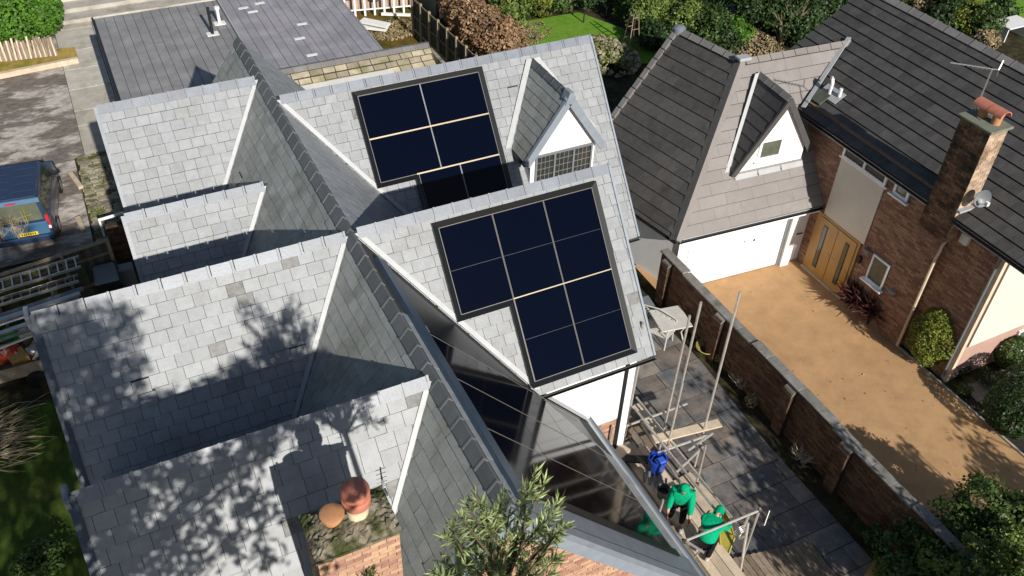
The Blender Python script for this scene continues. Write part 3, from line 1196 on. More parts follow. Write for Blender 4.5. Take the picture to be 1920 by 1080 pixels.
mb.lathe((pd.x, pd.y, ZC - .02), [(.14, 0), (.145, .03), (.145, .12), (.16, .13), (.16, .155), (.13, .17), (.01, .172)], 28)
mb.build('pot_cap', mTerraOr, chimney, smooth=True)
# rubble and moss lumps on the flaunching
mb = MB()
for k in range(26):
    p = Vector((R.uniform(CHX0 + .05, CHX1 - .05), R.uniform(CHY0 + .04, CHY1 - .04), ZC + .03))
    if (p - pc).length < .2 or (p - pd).length < .2:
        continue
    s = R.uniform(.015, .045)
    mb.box(p, (s * 2, s * 1.4, s), (Vector((cos(k), sin(k), .2)).normalized(), Vector((-sin(k), cos(k), 0)), Vector((0, 0, 1))))
o = mb.build('rubble', mMortarTop, chimney)
o['kind'] = 'stuff'
# TV aerial brackets beside the stack
mb = MB()
ap = Vector((CHX1 + .03, CHY1 - .02, ZC - .25))
mb.tube([ap, ap + Vector((0, .02, .62))], .010, 6)
for k in range(5):
    q = ap + Vector((0, .02, .22 + k * .09))
    mb.tube([q + Vector((-.07, 0, 0)), q + Vector((.07, 0, 0))], .004, 5)
mb.box(ap + Vector((0, 0, .1)), (.1, .1, .05))
mb.build('aerial', mPlasticG, chimney)

# ================================================================== SOLAR ARRAYS
mPV = bpy.data.materials.new('solar_glass')
mPV.use_nodes = True
_b = mPV.node_tree.nodes['Principled BSDF']
_b.inputs['Base Color'].default_value = (.001, .0024, .0085, 1)
_b.inputs['Roughness'].default_value = .06
_b.inputs['Specular IOR Level'].default_value = .09
mPVE = bpy.data.materials.new('solar_glass_black')
mPVE.use_nodes = True
_b = mPVE.node_tree.nodes['Principled BSDF']
_b.inputs['Base Color'].default_value = (.003, .003, .005, 1)
_b.inputs['Roughness'].default_value = .08
_b.inputs['Specular IOR Level'].default_value = .22

def array(label, sl, rects, outline, base, joins=(), pv=mPV, border=.13, hp=.05, half=True, mid=()):
    t = thing('solar_array', label, 'solar panels', base, 'inset solar arrays on the slate roofs')
    # tray
    mb = MB()
    for poly in outline:
        mb.prism([sl.P(u, w_, .012) for u, w_ in poly], sl.N * -.02)
    mb.build('tray', mFrame, t)
    for (u0, u1, w0, w1) in rects:
        mb = MB()
        g = .012
        P = [(u0 + g, w0 + g), (u1 - g, w0 + g), (u1 - g, w1 - g), (u0 + g, w1 - g)]
        mb.prism([sl.P(a, b, hp) for a, b in P], sl.N * -.035)
        mb.build('solar_panel', pv, t)
    return t

def frame_edges(t, sl, loop, width=.13, z0=.0, z1=.075, mat=None):
    """raised black border running outside a closed loop of (u,w) corners"""
    n = len(loop)
    a = sum(loop[i][0] * loop[(i + 1) % n][1] - loop[(i + 1) % n][0] * loop[i][1] for i in range(n))
    sg = 1 if a > 0 else -1
    outl = []
    for i in range(n):
        p, c, q = Vector(loop[i - 1]), Vector(loop[i]), Vector(loop[(i + 1) % n])
        d1, d2 = (c - p).normalized(), (q - c).normalized()
        n1 = Vector((d1.y, -d1.x)) * sg
        n2 = Vector((d2.y, -d2.x)) * sg
        m = (n1 + n2)
        m = m / (m.dot(n1))
        outl.append(c + m * width)
    for i in range(n):
        j = (i + 1) % n
        mb = MB()
        A, B, C_, D = loop[i], loop[j], outl[j], outl[i]
        lo = [sl.P(*A, z0), sl.P(*B, z0), sl.P(*C_, z0), sl.P(*D, z0)]
        hi = [sl.P(*A, z1 - .035), sl.P(*B, z1 - .035), sl.P(*C_, z1 + .02), sl.P(*D, z1 + .02)]
        mb.hexa(lo, hi)
        mb.build('frame', mat or mFrame, t)

def rail(t, sl, a, b, wd, mat, h=.052, th=.02):
    mb = MB()
    mb.bar(sl.P(*a, h), sl.P(*b, h), wd, th, sl.N)
    mb.build('rail', mat, t)

mPVMid = M('panel_mid_line', (.055, .055, .065), .4, .1, 6, 0, 20, 0)
# lower array, five portrait panels
lc = [5.19, 6.343, 7.497, 8.65]
lr = [.36, 2.12, 3.88]
rects = [(lc[i], lc[i + 1], lr[0], lr[1]) for i in range(3)] + [(lc[i], lc[i + 1], lr[1], lr[2]) for i in (1, 2)]
tl = array('lower inset array of five black panels on the right front roof slope', Rbs, rects,
           [[(lc[0], lr[0]), (lc[3], lr[0]), (lc[3], lr[1]), (lc[0], lr[1])], [(lc[1], lr[1]), (lc[3], lr[1]), (lc[3], lr[2]), (lc[1], lr[2])]], Rbs.P(7, 2, 0))
frame_edges(tl, Rbs, [(lc[0], lr[0]), (lc[3], lr[0]), (lc[3], lr[2]), (lc[1], lr[2]), (lc[1], lr[1]), (lc[0], lr[1])], .12)
for k in (1, 2):
    rail(tl, Rbs, (lc[k] - .009, lr[0]), (lc[k] - .009, lr[2]), .010, mPVLine)
    rail(tl, Rbs, (lc[k] + .009, lr[0]), (lc[k] + .009, lr[2]), .010, mPVLine)
rail(tl, Rbs, (lc[1], lr[1]), (lc[3], lr[1]), .022, mRail, .056)
for i in range(3):
    rail(tl, Rbs, (lc[i] + .02, (lr[0] + lr[1]) / 2), (lc[i + 1] - .02, (lr[0] + lr[1]) / 2), .005, mPVMid, .0505, .003)
for i in (1, 2):
    rail(tl, Rbs, (lc[i] + .02, (lr[2] + lr[1]) / 2), (lc[i + 1] - .02, (lr[2] + lr[1]) / 2), .005, mPVMid, .0505, .003)
for a, b in (((lc[0], lr[0]), (lc[0], lr[1])), ((lc[0], lr[1]), (lc[1], lr[1])), ((lc[1], lr[1]), (lc[1], lr[2])), ((lc[1], lr[2]), (lc[3], lr[2])), ((lc[3], lr[0]), (lc[3], lr[2])), ((lc[0], lr[0]), (lc[3], lr[0]))):
    rail(tl, Rbs, a, b, .014, mPVLine, .05)
# upper array, four landscape panels and two portrait ones
uc = [5.44, 7.02, 8.60]
ur = [.33, 1.385, 2.44, 4.2]
u3 = [6.42, 7.51, 8.60]
rects = [(uc[i], uc[i + 1], ur[j], ur[j + 1]) for i in (0, 1) for j in (0, 1)] + [(u3[i], u3[i + 1], ur[2], ur[3]) for i in (0, 1)]
tu = array('upper inset array of six black panels beside the white dormer', Ras, rects,
           [[(uc[0], ur[0]), (uc[2], ur[0]), (uc[2], ur[2]), (uc[0], ur[2])], [(u3[0], ur[2]), (u3[2], ur[2]), (u3[2], ur[3]), (u3[0], ur[3])]], Ras.P(7, 2, 0))
frame_edges(tu, Ras, [(uc[0], ur[0]), (uc[2], ur[0]), (uc[2], ur[3]), (u3[0], ur[3]), (u3[0], ur[2]), (uc[0], ur[2])], .12)
rail(tu, Ras, (uc[1], ur[0]), (uc[1], ur[2]), .03, mPlasticG)
rail(tu, Ras, (u3[1], ur[2]), (u3[1], ur[3]), .03, mPlasticG)
rail(tu, Ras, (uc[0], ur[1]), (uc[2], ur[1]), .034, mRail, .056)
rail(tu, Ras, (u3[0] - .05, ur[2]), (uc[2], ur[2]), .034, mRail, .056)
for a, b in (((uc[0], ur[0]), (uc[0], ur[2])), ((uc[0], ur[0]), (uc[2], ur[0])), ((uc[0], ur[2]), (u3[0], ur[2])), ((u3[0], ur[2]), (u3[0], ur[3])), ((uc[2], ur[0]), (uc[2], ur[3]))):
    rail(tu, Ras, a, b, .014, mPVLine, .05)
# east array on the spine, cut to the valley line
vA = (yRb - .28, K * .28 / cE)
def vy(wd):
    return yRb - wd * cE / K - .30
ey = [7.08, 8.25, 9.42, 10.59, 11.75]
ew = [.66, 2.38, 4.06, 5.78]
te = thing('solar_array', 'glossy black array on the shaded right slope of the spine, reflecting the workers', 'solar panels', e_slope.P(9, 3), 'inset solar arrays on the slate roofs')
bound = [(7.0, .60), (vy(.60), .60), (vy(3.95), 3.95), (ywall - .3, 4.05), (ywall - .3, 5.86), (7.0, 5.86)]
cvx = [(7.0, .60), (vy(.60), .60), (ywall - .3, (yRb - .30 - (ywall - .3)) * K / cE), (ywall - .3, 5.86), (7.0, 5.86)]
mb = MB()
mb.prism([e_slope.P(a, b, .010) for a, b in cvx], e_slope.N * -.02)
mb.build('tray', mFrame, te)
for i in range(4):
    for j in range(3):
        pg = clip([(ey[i] + .008, ew[j] + .008), (ey[i + 1] - .008, ew[j] + .008), (ey[i + 1] - .008, ew[j + 1] - .008), (ey[i] + .008, ew[j + 1] - .008)], cvx)
        if len(pg) > 2 and parea(pg) > .01:
            mb = MB()
            mb.prism([e_slope.P(a, b, .05) for a, b in pg], e_slope.N * -.03)
            mb.build('solar_panel', mPVE, te)
for k in (1, 2, 3):
    wmax = min(5.78, 5.78 if ey[k] < ywall - .3 else (yRb - .3 - ey[k]) * K / cE)
    rail(te, e_slope, (ey[k], .66), (ey[k], wmax), .010, mPVLine, .05, .012)
# tall ridge-side flashing board in navy
mb = MB()
a = [e_slope.P(y, w_, .0) for y, w_ in ((6.6, .33), (vy(.6), .33), (vy(.6), .60), (6.6, .60))]
mb.prism(a, e_slope.N * .09)
mb.build('frame', mNavy, te)
mb = MB()
a = [e_slope.P(y, w_, .0) for y, w_ in ((6.90, .60), (7.05, .60), (7.05, 5.9), (6.90, 5.9))]
mb.prism(a, e_slope.N * .07)
mb.build('frame', mFrame, te)

# ================================================================== NEIGHBOURING HOUSE (right): main block
TH = radians(4.2)
gx, gy = Vector((cos(TH), -sin(TH), 0)), Vector((sin(TH), cos(TH), 0))
UZ = Vector((0, 0, 1))
def G(p):
    return gx * p[0] + gy * p[1] + UZ * p[2]
nb = thing('brown_brick_house', 'brown brick house with dark tiled roof, oak double door and tall square chimney', 'house', (20, 13, 0))
tiles = Pieces('roof_tile', nb)
nbb = Pieces('brick', nb, 300)
WX = 18.5
mr_ = .605
ar = math.atan(mr_)
RXr, RZr, EXr, EZr = 22.05, 4.80 + (22.05 - 18.3) * mr_, 18.25, 4.80 - .05 * mr_
nslope = Slope((RXr, 0, RZr), (0, 1, 0), (-cos(ar), 0, -sin(ar)))
we = (RXr - EXr) / cos(ar)
ny0, ny1 = 8.6, 19.15
# valley with the garage roof trims nothing: garage roof sits over it
npoly = [(ny0, 0), (ny1, 0), (ny1, we), (ny0, we)]
o = slab(nb, nslope, npoly, thick=.15)
lay(tiles, o, nslope, npoly, mTile, gauge=.335, width=.33, start=.10, gap=.006, head=.004, tail=.040, thick=.022, seed=80, over=-.018, stagger=.5, irregular=False)
n2 = Slope((RXr, 0, RZr), (0, 1, 0), (cos(ar), 0, -sin(ar)))
o = slab(nb, n2, [(ny0, 0), (ny1, 0), (ny1, we), (ny0, we)], thick=.15)
lay(tiles, o, n2, npoly, mTile, gauge=.335, width=.33, start=.10, gap=.006, tail=.04, thick=.022, seed=81, over=.05, irregular=False)
tiles.flush()
ncap = Pieces('ridge_tile', nb)
cm = cap_mesh('ridge_tile', .45, .2, 32, 32, mTileCap, .03)
ridge(ncap, nb, (RXr, ny0, RZr), (RXr, ny1, RZr), cm, .45, mTileCap, .04)
ncap.flush()
# walls
def nwall(name, p, q, mat, parent=nb):
    mb = MB()
    mb.box2(p, q)
    return mb.build(name, mat, parent)
wall = nwall('wall', (WX, 11.35, 0), (24, 19.0, 5.0), mMortarB)
brick_face(nbb, wall, mBrickB, (WX, 11.35, 0), (0, 1, 0), 7.6, 4.75, (-1, 0, 0), seed=8, depth=.03,
           holes=((2.2, 4.05, 0, 2.16), (2.15, 3.85, 2.1, 4.75), (1.08, 1.75, 1.2, 2.2), (1.28, 1.85, 4.1, 4.75)), proud=.008)
wall2 = nwall('wall', (18.7, 9.75, 0), (24, 11.34, 4.9), mMortarB)
brick_face(nbb, wall2, mBrickB, (18.7, 9.75, 0), (0, 1, 0), 1.6, 5.0, (-1, 0, 0), seed=9, depth=.03, proud=.008)
brick_face(nbb, wall, mBrickB, (WX, 11.35, 0), (1, 0, 0), .2, 4.75, (0, -1, 0), seed=10, depth=.03, proud=.008)
nbb.flush()
nwall('render_panel', (18.95, 9.70, 1.25), (24, 9.749, 4.7), mCream)
nwall('render_base', (18.82, 9.72, 0), (24, 9.749, 1.24), M('pink_render', (.42, .27, .22), .85, .1, 4, .3, 60, 0, .2))
nwall('corner_trim', (18.68, 9.69, 0), (18.81, 9.80, 4.7), mPlank)
# white window low right on the sunlit face
window(nb, (21.0, 9.70, .25), (1, 0, 0), (0, -1, 0), 1.3, .8, mWhitePl, mGlassG, .06, 1, sill=.14)
# eaves: fascia, gutter, soffit
nwall('fascia', (EXr + .05, 11.9, EZr - .21), (EXr + .09, 18.9, EZr - .035), mWhitePl)
nwall('fascia', (EXr + .05, 8.7, EZr - .21), (EXr + .09, 11.2, EZr - .035), mWhitePl)
gutter('gutter', (EXr - .05, 11.95, EZr - .06), (EXr - .05, 17.2, EZr - .06), .055, mBlack, nb)
gutter('gutter', (EXr - .05, 8.7, EZr - .06), (EXr - .05, 11.15, EZr - .06), .055, mBlack, nb)
nwall('soffit', (EXr + .09, 8.7, EZr - .16), (18.7, 11.3, EZr - .13), mWhitePl)
# oak double door with side lights
nwall('door_frame', (WX - .03, 13.62, 0), (WX + .02, 15.40, 2.14), mOak)
for k, y0 in enumerate((13.72, 14.48)):
    d = nwall('door', (WX - .055, y0, .06), (WX - .031, y0 + .74, 2.05), mOak)
    yy = y0 + (.22 if k == 0 else .38)
    nwall('glass_slot', (WX - .065, yy, .30), (WX - .056, yy + .17, 1.86), mFrame, d)
    nwall('pane', (WX - .070, yy + .03, .34), (WX - .0651, yy + .14, 1.82), mGlassG, d)
    hb = MB()
    hy = 14.40 if k == 0 else 14.54
    hb.tube([(WX - .06, hy, 1.02), (WX - .10, hy, 1.02), (WX - .10, hy + (-.1 if k == 0 else .1), 1.02)], .012, 6)
    hb.build('handle', mAlu, d)
nwall('threshold', (WX - .10, 13.6, 0.002), (WX - .031, 15.42, .055), mPlank)
# cream panel over the door and windows above
nwall('cream_panel', (WX - .03, 13.52, 2.16), (WX - .001, 15.2, 4.18), mCream)
window(nb, (WX - .03, 15.18, 4.20), (0, -1, 0), (-1, 0, 0), 1.68, .55, mWhitePl, mGlassD, .07, 2, sill=.05)
window(nb, (WX - .012, 13.22, 4.18), (0, -1, 0), (-1, 0, 0), .52, .60, mWhitePl, mGlassG, .08, 1, sill=.12)
window(nb, (WX - .012, 13.08, 1.28), (0, -1, 0), (-1, 0, 0), .62, .88, mWhitePl, mGlassG, .05, 1, sill=.16)
# wall lamps (triangular), alarm box, downpipe
for (yy, zz) in ((13.28, 1.98), (12.10, 1.35)):
    mb = MB()
    mb.hexa([(WX - .01, yy - .13, zz + .18), (WX - .01, yy + .13, zz + .18), (WX - .01, yy, zz - .05)], [(WX - .15, yy - .11, zz + .20), (WX - .15, yy + .11, zz + .20), (WX - .10, yy, zz + .02)])
    mb.build('wall_lamp', mPlasticG, nb)
nwall('letter_box', (WX - .1, 13.42, 1.55), (WX - .009, 13.52, 1.78), mBlack)
nwall('alarm_box', (18.58, 10.75, 4.05), (18.69, 10.98, 4.32), mPlasticW)
mb = MB()
mb.tube([(18.6, 11.28, 4.6), (18.56, 11.26, 4.0), (18.42, 11.24, 3.75), (18.42, 11.24, 3.55), (18.44, 11.28, 3.3), (18.44, 11.30, .1)], .04, 8)
mb.build('downpipe', mPlank, nb)
mb = MB()
mb.tube([(18.64, 9.82, 4.5), (18.64, 9.83, .1)], .035, 8)
mb.build('downpipe', mPlasticG, nb)

# big chimney
CX0, CX1, CY0, CY1, CZt = 18.235, 18.85, 11.13, 12.0, 7.2
mb = MB()
mb.box2((CX0 + .02, CY0 + .02, 4.0), (CX1 - .02, CY1 - .02, CZt - .02))
nch = mb.build('chimney', mMortarD, nb)
nchb = Pieces('brick', nch, 300)
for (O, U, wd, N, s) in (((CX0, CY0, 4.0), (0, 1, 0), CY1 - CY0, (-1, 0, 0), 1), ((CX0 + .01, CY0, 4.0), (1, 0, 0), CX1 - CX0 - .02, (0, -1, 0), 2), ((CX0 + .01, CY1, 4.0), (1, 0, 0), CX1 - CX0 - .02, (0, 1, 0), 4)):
    brick_face(nchb, nch, mBrickShade if s != 2 else mBrickSun, O, U, wd, CZt - 4.0, N, depth=.04, seed=20 + s, proud=.0)  # front face gets the sunlit tone, the others the shaded tone
nchb.flush()
mb = MB()
mb.box2((CX0 - .07, CY0 - .07, CZt), (CX1 + .07, CY1 + .07, CZt + .07))
mb.build('chimney_slab', M('lichen_slab', (.17, .18, .14), .9, .3, 6, .4, 40, 0, .2), nch, bevel=.015)
for yy in (11.35, 11.75):
    mb = MB()
    mb.lathe((18.6, yy, CZt + .06), [(.11, 0), (.115, .25), (.13, .26), (.13, .30), (.11, .31)], 18)
    mb.build('chimney_pot', mTerraOr, nch, smooth=True)
mb = MB()
n = 10
out = [Vector((cos(pi * k / n) * .19, 0, sin(pi * k / n) * .15)) for k in range(n + 1)]
inn = [p * .86 for p in out][::-1]
for (y0, y1, rr) in ((11.16, 11.56, 1.0), (11.57, 11.97, .97)):
    mb = MB()
    mb.hexa([Vector((18.6, y0, CZt + .32)) + p * rr for p in out + inn], [Vector((18.6, y1, CZt + .32)) + p * rr for p in out + inn])
    mb.build('chimney_hood', mTerra, nch, smooth=True)
# flashing and satellite dish at chimney foot
nwall('chimney_flashing', (CX0 - .05, CY0 - .12, 5.0), (CX1 + .1, CY0 - .005, 5.06), mValley, nch)
def dish(c, d, r, label):
    c = Vector(c)
    t = thing('satellite_dish', label, 'satellite dish', c)
    mb = MB()
    mb.lathe(c, [(.01, 0), (r * .4, .02), (r * .8, .06), (r, .1), (r * .97, .11), (r * .75, .075), (r * .4, .035), (.01, .015)], 20, d, cap=False)
    mb.build('reflector', mPlasticG, t, smooth=True)
    mb = MB()
    q = c + Vector(d).normalized() * .32 + Vector((0, 0, -.05))
    mb.tube([c + Vector((0, 0, -r * .9)), q], .012, 6)
    mb.box(q, (.08, .08, .1))
    mb.build('arm', mPlasticW, t)
    mb = MB()
    mb.tube([c, c - Vector(d).normalized() * .12, c - Vector(d).normalized() * .12 + Vector((0.0, .12, -.3))], .02, 6)
    mb.build('bracket', mAlu, t)
dish((18.5, 10.88, 5.5), (-.35, -1, .25), .23, 'grey satellite dish on the right side of the brown house chimney')
# TV aerial on the chimney
ta = thing('tv_aerial', 'white metal television aerial on a leaning pole above the brown house chimney', 'aerial', (18.62, 11.9, CZt))
mb = MB()
b0 = Vector((18.62, 11.97, CZt - .3))
b1 = Vector((18.66, 12.0, CZt + 1.15))
mb.tube([b0, b1], .018, 6)
mb.build('pole', mAlu, ta)
mb = MB()
dA = Vector((-.86, .5, .1)).normalized()
sA = Vector((.5, .86, 0))
mb.tube([b1 - dA * .15, b1 + dA * 1.0], .016, 6)
for k in range(9):
    q = b1 + dA * (.05 + k * .11)
    hl = .09 - k * .004
    mb.tube([q - sA * hl, q + sA * hl], .007, 5)
mb.build('boom', mAlu, ta)
mb = MB()
for s in (-1, 1):
    mb.tube([b1 - dA * .15, b1 - dA * .22 + Vector((0, 0, s * .2)) + sA * .1], .014, 5)
mb.build('reflector', mAlu, ta)
# roof vents near the valley
vt = thing('roof_vent', 'white vent pipes with hooked top on a lead slate of the dark tiled roof', 'vent', nslope.P(16.3, we - 1.0))
u_, w_ = nslope.px(1560, 178)
ax = (nslope.U, nslope.W, nslope.N)
mb = MB()
mb.box(nslope.P(u_, w_, .055), (.75, .42, .02), ax)
mb.build('lead_slate', mValley, vt)
p = nslope.P(*nslope.px(1556, 178), .06)
mb = MB()
mb.tube([p, p + Vector((0, 0, .34)), p + Vector((.03, .06, .42)), p + Vector((.08, .14, .42)), p + Vector((.1, .17, .37))], .05, 8)
mb.build('hooked_pipe', mPlasticW, vt)
p = nslope.P(*nslope.px(1574, 184), .06)
mb = MB()
mb.tube([p, p + Vector((0, 0, .26))], .05, 8)
mb.build('pipe', mPlasticW, vt)
mb = MB()
mb.box(nslope.P(*nslope.px(1537, 184), .07), (.5, .4, .05), ax)
mb.build('roof_light', mGlassG, vt)

# ================================================================== GARAGE WING
gar = thing('white_garage', 'white double garage with brown grey hipped tile roof and a small gabled dormer', 'garage', G((15, 18, 0)))
gt = Pieces('roof_tile', gar)
tg = 1.40
ag = math.atan(tg)
GV, GZ, GU0, GU1 = 16.65, 2.35, 12.26, 17.45
AV, AZ = 19.34, 6.12
AU = 15.32
gS = Slope(G((0, AV, AZ)), gx, -gy * cos(ag) - UZ * sin(ag))
wg = (AV - GV) / cos(ag)
gp_ = [(AU, 0), (19.6, 0), (GU1 + .22, wg - .02), (GU0, wg)]
o = slab(gar, gS, gp_, thick=.14)
# dormer footprint on the slope is left bare of tiles by clipping around it
lay(gt, o, gS, gp_, mTileLit, gauge=.345, width=.9, start=.16, gap=.005, head=.004, tail=.034, thick=.02, seed=90, over=-.014, irregular=False)
# west slope (same tiles, its shade put in as a darker tone); its ridge swings a little to the left as it runs back
dW = (gx * -.28 + gy * .96).normalized()
C0 = G((GU0, GV, GZ))
A0 = G((AU, AV, AZ))
nW = dW.cross(A0 - C0)
if nW.z < 0:
    nW = -nW
nW.normalize()
wdir = dW.cross(nW)
if wdir.z > 0:
    wdir = -wdir
gW = Slope(A0, dW, wdir)
cu, cw = gW.uw(C0)
far = 2.45
wp = [(0, 0), (far, 0), (far + .2, cw), (cu, cw)]
o = slab(gar, gW, wp, thick=.14)
lay(gt, o, gW, wp, mTile, gauge=.36, width=.9, start=.14, gap=.005, head=.004, tail=.042, thick=.026, seed=91, over=-.018, irregular=False)
# back slope closes the roof
eN = A0 + dW * far
mb = MB()
mb.poly([A0, G((19.6, AV, AZ)), G((19.6, AV + 2.6, AZ - 3.3)), A0 + dW * 2.6 + Vector((2.6, 0, -3.3))])
mb.build('rear_roof', mTile, gar)
mb = MB()
mb.poly([A0, eN, eN + Vector((2.4, .3, -2.9)), A0 + Vector((2.6, 2.4, -3.3))])
mb.build('rear_roof', mTile, gar)
gt.flush()
gcap = Pieces('ridge_tile', gar)
cmg = cap_mesh('ridge_tile', .42, .17, 38, 38, mTileCap, .03)
ridge(gcap, gar, A0 + dW * .15, eN, cmg, .42, mTileCap, .04)
cmf = cap_mesh('ridge_tile', .42, .17, 40, 40, mTileLit, .022, False)
ridge(gcap, gar, G((AU + .1, AV, AZ)), G((19.25, AV, AZ)), cmf, .42, mTileLit, .03)
gcap.flush()
mb = MB()
mb.lathe(eN + Vector((0, 0, .05)), [(.2, -.14), (.2, .02), (.14, .08), (.03, .1)], 14)
mb.build('finial', mCap, gar, smooth=True)
# hip covering: dark strip one side, pale strip the other
hd = (C0 - A0)
for k, (dv, mt, z_) in enumerate(((wdir.cross(hd).normalized(), mTileEdge, .05),)):
    pass
wing1 = (dW - hd.normalized() * dW.dot(hd.normalized())).normalized()
wing2 = (gx - hd.normalized() * gx.dot(hd.normalized())).normalized()
for dv, mt, wd in ((wing1, mTileEdge, .22), (wing2, mTileLit, .16)):
    mb = MB()
    q = [A0 + Vector((0, 0, .07)), C0 + Vector((0, 0, .07)), C0 + dv * wd + Vector((0, 0, .045)), A0 + dv * wd + Vector((0, 0, .045))]
    mb.hexa(q, [p - Vector((0, 0, .05)) for p in q])
    mb.build('hip_covering', mt, gar)
mb = MB()
mb.box(A0 + Vector((0, -.05, .1)), (.4, .3, .1), (gx, gy, UZ))
mb.build('apex_flashing', mValley, gar, bevel=.02)
# stepped verge tiles at the far edge of the dark slope
for k in range(12):
    w_ = .2 + k * .36
    if w_ > cw - .2:
        break
    mb = MB()
    mb.box(gW.P(far + .02 + .2 * w_ / cw, w_, .05), (.16, .33, .10), (gW.U, gW.W, gW.N))
    mb.build('verge_tile', mTileCap, gar)
# valley flashing to the brown house roof
pv0, pv1 = G((20.15, 20.35, 5.55)), G((17.72, 18.94, 4.35))
pv0 = nslope.P(*nslope.px(1593, 74), .09)
pv1 = nslope.P(*nslope.px(1507, 205), .09)
mb = MB()
mb.bar(pv0, pv1, .13, .03, nslope.N)
mb.build('valley_flashing', mValley, gar)
# walls
def gbox(name, p, q, mat, parent=gar):
    mb = MB(G)
    mb.box2(p, q)
    return mb.build(name, mat, parent)
gbox('wall', (12.75, 17.1, 0), (17.55, 21, 2.45), mOffWhite)
gbox('wall_panel', (12.7, 17.05, 0), (13.05, 17.099, 2.4), mWhite)
# west wall follows the skewed eave
mb = MB()
q0 = C0 + wing1 * 0 + Vector((.5, .45, 0))
q1 = q0 + dW * 6
mb.prism([Vector((q0.x, q0.y, 0)), Vector((q1.x, q1.y, 0)), Vector((q1.x + .2, q1.y, 0)), Vector((q0.x + .2, q0.y, 0))], (0, 0, 2.45))
mb.build('wall', mWhite, gar)
gbox('garage_door', (13.06, 17.03, .03), (16.47, 17.085, 2.2), mWhitePl)
for xx in (15.0, 15.35):
    gbox('door_lock', (xx, 17.012, 1.25 if xx > 15.1 else 1.3), (xx + .05, 17.029, 1.33), mBlack)
gbox('door_frame', (16.475, 17.0, 0), (16.56, 17.098, 2.25), mPlasticG)
gbox('white_pier', (16.565, 16.9, 0), (16.86, 17.098, 2.3), mWhite)
gbox('side_door', (16.87, 17.04, .02), (17.40, 17.098, 2.1), mWhitePl)
gbox('letter_slot', (16.95, 17.02, 1.06), (17.22, 17.039, 1.10), mBlack)
gbox('fascia', (12.5, GV + .03, GZ - .24), (17.55, GV + .06, GZ - .06), mWhitePl)
gbox('soffit', (12.5, GV + .06, GZ - .24), (17.5, 17.1, GZ - .21), mWhitePl)
ge0, ge1 = G((GU0 + .05, GV - .03, GZ - .06)), G((17.4, GV - .03, GZ - .06))
gutter('gutter', ge0, ge1, .055, mBlack, gar)
gutter('gutter', C0 + Vector((-.02, 0, -.06)), C0 + dW * 6 + Vector((-.02, 0, -.06)), .055, mBlack, gar)
# gabled dormer
DV, DU, DZ2, DH = 17.52, 15.75, 5.82, 1.42
dze = 3.62
dtt = (DZ2 - dze) / DH
mb = MB(G)
mb.prism([(DU - 1.22, DV, dze - .1), (DU + 1.02, DV, dze - .1), (DU + 1.02, DV, DZ2 - 1.02 * dtt - .03), (DU, DV, DZ2 - .08), (DU - 1.22, DV, DZ2 - 1.22 * dtt - .03)], (0, .15, 0))
gd = mb.build('dormer', mWhite, gar)
gdt = Pieces('roof_tile', gd, 60)
vb_r, vb_e = GV + (DZ2 - GZ) / tg, GV + (dze - GZ) / tg
for sgn in (-1, 1):
    an = math.atan(dtt)
    hw = DH if sgn < 0 else DH - .2
    sl = Slope(G((DU, 0, DZ2)), gy, gx * sgn * cos(an) - UZ * sin(an))
    wde = hw / cos(an)
    pg = [(DV - .12, 0), (vb_r, 0), (vb_e + .05, wde), (DV - .12, wde)]
    mbs = MB()
    mbs.prism([sl.P(a, b, -.005) for a, b in pg], sl.N * -.09)
    mbs.build('dormer_roof', mUnder, gd)
    lay(gdt, gd, sl, pg, mTile if sgn < 0 else mTileEdge, gauge=.34, width=.9, start=.12, gap=.005, tail=.035, thick=.024, seed=95 + sgn, over=.05, irregular=False)
    mbs = MB()
    a0, a1 = sl.P(DV - .14, 0, .04), sl.P(DV - .14, wde + .02, .04)
    mbs.hexa([a0, a1, a1 + gy * .07, a0 + gy * .07], [p - sl.N * .16 for p in (a0, a1, a1 + gy * .07, a0 + gy * .07)])
    mbs.build('bargeboard', mTileEdge, gd)
    if sgn < 0:
        mbs = MB()
        a0, a1 = sl.P(vb_r - .2, 0, .05), sl.P(vb_e, wde, .05)
        dd = gx * -.13 - UZ * .02
        mbs.hexa([a0, a1, a1 + dd, a0 + dd], [p + UZ * .03 for p in (a0, a1, a1 + dd, a0 + dd)])
        mbs.build('valley_flashing', mValley, gd)
gdt.flush('dormer_tiles')
gdc = Pieces('ridge_tile', gd)
ridge(gdc, gd, G((DU, DV - .12, DZ2)), G((DU, vb_r - .25, DZ2)), cap_mesh('ridge_tile', .42, .15, 50, 50, mTileCap, .028), .42, mTileCap, .035)
gdc.flush()
window(gd, G((15.13, DV - .003, 3.88)), gx, -gy, .80, .68, mWhitePl, mGlassG, .08, 1, sill=.10)
for k, (u0, u1) in enumerate(((14.45, 15.2), (15.25, 16.0), (16.05, 16.8))):
    sl = gS
    mb = MB()
    wz = (AV - DV + .02) / cos(ag)
    mb.prism([sl.P(u0, wz, .035), sl.P(u1, wz, .035), sl.P(u1, wz + .16, .032), sl.P(u0, wz + .16, .032)], sl.N * .012)
    mb.build('apron_flashing', mValley, gd)

